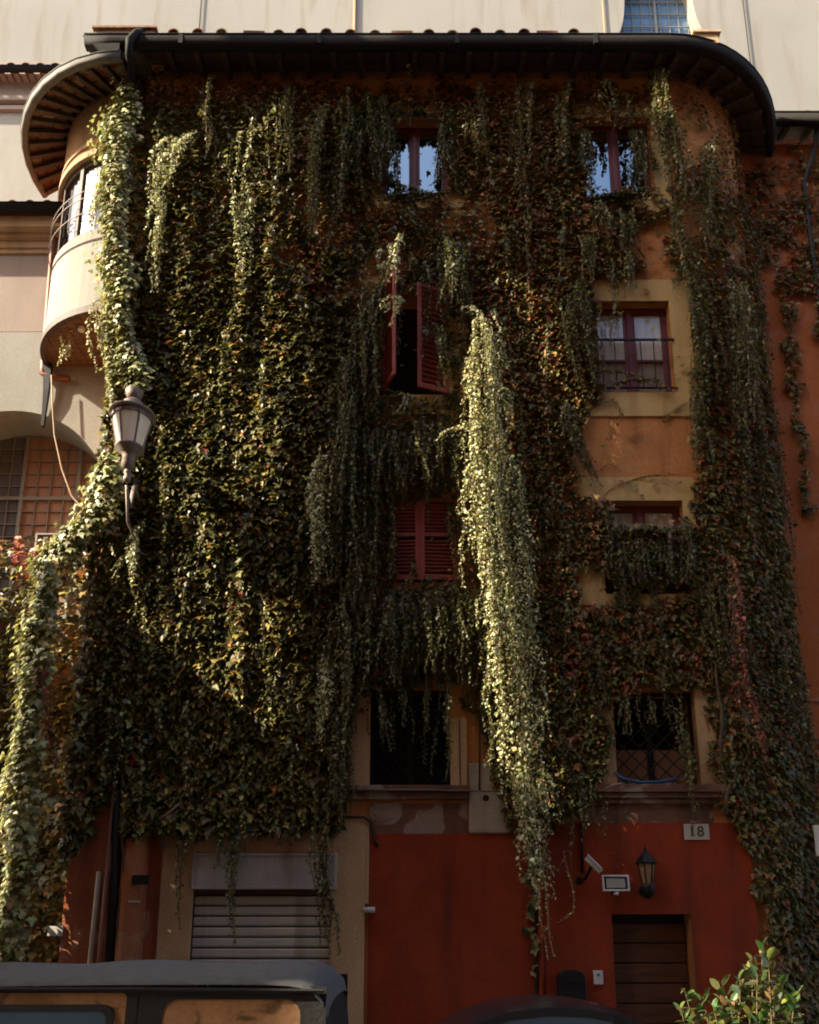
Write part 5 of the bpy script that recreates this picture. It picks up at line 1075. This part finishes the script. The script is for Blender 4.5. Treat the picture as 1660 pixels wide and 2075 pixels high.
# side canvas with the quarter window hole
def rounded(x0, x1, z0, z1, r, sl=0):
    pts = []
    for cx_, cz_, a0 in ((x1-r, z1-r, 0), (x0+r, z1-r, 90), (x0+r, z0+r, 180), (x1-r, z0+r, 270)):
        for i in range(6): t = R(a0+18*i); pts.append((cx_+r*math.cos(t)-sl*(z1-(cz_+r*math.sin(t))), cz_+r*math.sin(t)))
    return pts
def panel_with_hole(outer, hole, y, lean=.10):
    m = MB(); n = len(hole); cx_ = sum(p[0] for p in hole)/n; cz_ = sum(p[1] for p in hole)/n; o2 = []
    (x0, x1, z0, z1) = outer
    for (x, z) in hole:
        dx, dz_ = x-cx_, z-cz_; t = min([((x1 if dx > 0 else x0)-cx_)/dx if abs(dx) > 1e-6 else 1e9, ((z1 if dz_ > 0 else z0)-cz_)/dz_ if abs(dz_) > 1e-6 else 1e9]); o2.append((cx_+dx*t, cz_+dz_*t))
    f = lambda p, e=0: (p[0], y+e+lean*(p[1]-1.1), p[1])
    for i in range(n):
        j = (i+1) % n; m.quad(f(hole[i]), f(hole[j]), f(o2[j]), f(o2[i])); m.quad(f(hole[i]), f(hole[j]), f(hole[j], .03), f(hole[i], .03))
    for (cxx, czz) in ((x0, z0), (x1, z0), (x1, z1), (x0, z1)):
        k = sorted(range(n), key=lambda i: (o2[i][0]-cxx)**2+(o2[i][1]-czz)**2)[:2]; m.add([f(o2[k[0]]), f(o2[k[1]]), f((cxx, czz))], [(0, 1, 2)])
    return m
for y, ln, first in ((J0-.06, .10, True), (J1+.06, -.10, False)):
    h = rounded(-1.395, -.614, 1.12, 1.557, .085, -.0)
    panel_with_hole((-1.53, XB+.02, 1.02, ZE-.012), h, y, ln).build('quarter_panel', M['canvas_black'], jeep)
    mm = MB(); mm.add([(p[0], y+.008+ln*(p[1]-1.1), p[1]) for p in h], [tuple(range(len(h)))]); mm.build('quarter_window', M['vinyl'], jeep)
    h2 = rounded(-2.72, -1.60, 1.14, 1.592, .03)
    dp = panel_with_hole((-2.80, -1.535, 1.02, ZE-.012), h2, y, ln); dpo = dp.build('door', M['canvas_black'], jeep)
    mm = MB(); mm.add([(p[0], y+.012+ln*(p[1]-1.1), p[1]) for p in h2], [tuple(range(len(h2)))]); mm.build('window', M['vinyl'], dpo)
    h3 = rounded(-2.66, -1.66, 1.16, 1.53, .07); h4 = rounded(-2.62, -1.70, 1.19, 1.497, .055); mm = MB()
    for i in range(len(h3)):
        j = (i+1) % len(h3); e = -.012 if first else .012
        q0, q1, q2, q3 = [(p[0], y+e+ln*(p[1]-1.1), p[1]) for p in (h3[i], h3[j], h4[j], h4[i])]; mm.quad(q0, q1, q2, q3)
        w0, w1 = (q0[0], q0[1]-e*1.5, q0[2]), (q1[0], q1[1]-e*1.5, q1[2]); mm.quad(q0, q1, w1, w0)
    mm.build('slider_frame', M['rubber'], dpo)
    mm = MB(); mm.add([(p[0], y-(.004 if first else -.004)+ln*(p[1]-1.1), p[1]) for p in h4], [tuple(range(len(h4)))]); mm.build('slider_pane', M['carglass'], dpo)
MB().box(-3.1, XB-.02, J0+.25, J1-.25, .75, 1.05).build('interior', M['vinyl_seat'], jeep)
MB().box(-1.5, -1.2, J0+.2, J1-.2, .9, 1.45).build('rear_seat', M['vinyl_seat'], jeep, bevel=.06)
MB().box(-2.2, -1.95, J0+.2, J0+.75, .9, 1.5).build('front_seat', M['vinyl_seat'], jeep, bevel=.06)
MB().quad((XB+.0, J0-.02, ZE-.06), (XB+.0, J1+.02, ZE-.06), (XB+.06, J1+.02, 1.02), (XB+.06, J0-.02, 1.02)).build('rear_curtain', M['canvas_black'], jeep)
b_ = MB().prism([(-4.15, .55), (XB+.06, .55), (XB+.06, 1.03), (-3.0, 1.03), (-3.05, 1.08), (-4.1, 1.0)], J0-.05, J1+.05); b_.build('body', M['carpaint'], jeep, bevel=.03)
MB().frame(-.75, .75, 0, .58, -.02, .02, .06).build('windscreen_frame', M['carpaint'], jeep).matrix_basis = Matrix.Translation((-2.95, 5.65, 1.06)) @ Matrix.Rotation(R(90), 4, 'Z') @ Matrix.Rotation(R(12), 4, 'X')
MB().box(-.7, .7, -.004, .004, .06, .52).build('windscreen', M['carglass'], jeep).matrix_basis = Matrix.Translation((-2.95, 5.65, 1.06)) @ Matrix.Rotation(R(90), 4, 'Z') @ Matrix.Rotation(R(12), 4, 'X')
def wheel(parent, x, y, r, wd):
    Mw = Matrix.Rotation(R(90), 4, 'X'); t = MB().lathe([(r*.62, -wd/2), (r*.92, -wd/2), (r, -wd*.35), (r, wd*.35), (r*.92, wd/2), (r*.62, wd/2)], (x, y, r), 24, Mw).build('wheel', M['rubber'], parent, smooth=True)
    MB().lathe([(.03, -wd*.3), (r*.3, -wd*.42), (r*.6, -wd*.48), (r*.62, wd*.48), (.03, wd*.3)], (x, y, r), 20, Mw).build('rim', M['steel'], t, smooth=True)
for x in (-1.0, -3.4):
    for y in (J0+.08, J1-.08): wheel(jeep, x, y, .37, .24)
Mw = Matrix.Rotation(R(90), 4, 'Y'); MB().lathe([(.2, -.1), (.33, -.1), (.36, -.05), (.36, .05), (.33, .1), (.2, .1)], (XB+.22, 5.65, .95), 24, Mw).build('spare_wheel', M['rubber'], jeep, smooth=True)

# ------------------------------------------------------------------ small dark car
carr = thing('small_car', 'dark small car with curved roof and bluish windows at bottom centre', 'car', (1.1, 7, 0))
C0, C1 = 6.3, 7.8
roofp = [(-.95, .80), (-.30, .93), (.02, 1.02), (.30, 1.20), (.50, 1.31), (.75, 1.385), (1.05, 1.42), (1.35, 1.405), (1.62, 1.35), (1.80, 1.26), (1.98, 1.05), (2.05, .80)]
body = [(-1.02, .35), (2.12, .35), (2.15, .62), (2.08, .84), (1.98, .93), (.02, .93), (-.35, .90), (-.95, .80), (-1.05, .6)]
MB().prism(body, C0-.05, C1+.05).build('body', M['carpaint'], carr, bevel=.05)
m = MB(); gh = roofp[2:11]
for i in range(len(gh)-1):
    (xa, za), (xb, zb3) = gh[i], gh[i+1]; ia, ib = .0+.22*(za-.93), .22*(zb3-.93); nn = 8
    for j in range(nn):
        v0, v1 = j/nn, (j+1)/nn; cr_ = lambda v: -.03*(2*v-1)**4
        pt = lambda x, z, ins, v: (x, C0+ins+(C1-C0-2*ins)*v, z+cr_(v))
        m.quad(pt(xa, za, ia, v0), pt(xa, za, ia, v1), pt(xb, zb3, ib, v1), pt(xb, zb3, ib, v0))
m.build('roof', M['carpaint'], carr, smooth=True)
def inset(pts, k, cx_, cz_): return [(cx_+(x-cx_)*k, cz_+(z-cz_)*k) for x, z in pts]
sidep = [(x, z-.03) for x, z in gh]; 
for yb, sg in ((C0, 1), (C1, -1)):
    f = lambda p, e=0: (p[0], yb+sg*(.22*(p[1]-.93)+e), p[1])
    outer = sidep; inner = [(.10+(x-.02)*(1.90-.22)/(1.96) if False else x*.955+.045, .95+(z-.95)*.86) for x, z in sidep]
    m = MB()
    for i in range(len(outer)-1): m.quad(f(outer[i]), f(outer[i+1]), f(inner[i+1]), f(inner[i]))
    m.build('window_frame', M['rubber'], carr)
    m = MB()
    for i in range(len(inner)-1): m.quad(f(inner[i], .004), f(inner[i+1], .004), f((inner[i+1][0], .93), .004), f((inner[i][0], .93), .004))
    m.build('side_window', M['carglass'], carr)
    MB().box(1.50, 1.53, -.01, .01, .94, 1.34, Matrix.Translation((0, yb+sg*.045, 0))).build('pillar', M['rubber'], carr)
MB().box(.55, .95, 6.6, 7.5, .6, 1.15).build('seat', M['vinyl_seat'], carr, bevel=.08); MB().box(.78, .98, 6.75, 7.05, 1.15, 1.30).build('headrest', M['curtain'], carr, bevel=.05)
for x in (-.35, 1.55):
    for y in (C0+.05, C1-.05): wheel(carr, x, y, .29, .18)

# ------------------------------------------------------------------ shrub in front, sunlit
YS = 4.6; sb = thing('shrub', 'sunlit evergreen shrub with glossy oval leaves at lower right', 'shrub', (P(1500, 2060, YS).x, YS, 0))
gv = np.array([(0, 0, 0), (-.20, .22, .04), (-.29, .52, .06), (-.20, .80, .02), (0, 1, -.10), (.20, .80, .02), (.29, .52, .06), (.20, .22, .04), (0, .5, -.04)]); gf = [(8, i, (i+1) % 8) for i in range(8)]
gl_m = bpy.data.meshes.new('leaf'); gl_m.from_pydata(gv.tolist(), [], gf); gl_m.materials.append(M['leaf_gloss']); gl_m.polygons.foreach_set('use_smooth', [True]*8); gl_m.update()
basep = Vector((P(1500, 2060, YS).x, YS, 0))
tips = [(1545, 1922), (1530, 1940), (1558, 1945), (1520, 1965), (1500, 1985), (1460, 2000), (1390, 2015), (1380, 2045), (1415, 2060), (1445, 2035), (1480, 2030), (1515, 2010), (1545, 1990), (1580, 2000), (1615, 2010), (1600, 2050), (1560, 2040), (1520, 2050), (1470, 2055), (1440, 2075), (1540, 2070), (1500, 2085), (1400, 2095), (1590, 2085), (1465, 2020), (1425, 2020), (1570, 2020), (1610, 2030), (1490, 2005), (1535, 1965)]
rest = []; nlf = 0
for (tx, ty) in tips:
    e = P(tx, ty, YS+random.uniform(-.22, .22)); mid_ = basep.lerp(e, .62)+Vector((random.uniform(-.06, .06), random.uniform(-.06, .06), .05)); k0 = Vector((basep.x+random.uniform(-.05, .05), YS, .5))
    MB().tube([k0, mid_, e], [.016, .009, .003], 5).build('branch', M['stem'], sb)
    nl = 24
    for j in range(nl):
        f = (nl-1-j)/nl; c = e.lerp(mid_, f*.75)+Vector((random.gauss(0, .008), random.gauss(0, .008), 0)); an = j*2.4+random.random()*1.5; el = random.uniform(-.3, .8)
        tp = Vector((math.cos(an), math.sin(an), el)) if f > .15 else Vector((math.cos(an)*.6, math.sin(an)*.6, .9))
        cc_ = random.choice([(.07, .12, .03), (.10, .15, .035), (.05, .085, .025), (.17, .19, .045), (.045, .075, .022), (.20, .15, .05)]); cc_ = [q*random.uniform(.75, 1.25) for q in cc_]; sz = random.uniform(.04, .092)
        nr = (random.uniform(-.6, .6), random.uniform(-.6, .6), 1)
        if nlf < 300 and j >= 14: place_leaf(sb, c, tp, nr, sz, cc_, [gl_m]); nlf += 1
        else: rest.append((tuple(c), tuple(tp), nr, sz, cc_))
M['leaf_gloss2'] = leafmat('shrub_foliage', transl=.2, rough=.3, spec=.6)
leafcloud('foliage', *[np.array([r[k] for r in rest], float) for k in range(5)], gv, np.array(gf), M['leaf_gloss2'], sb)
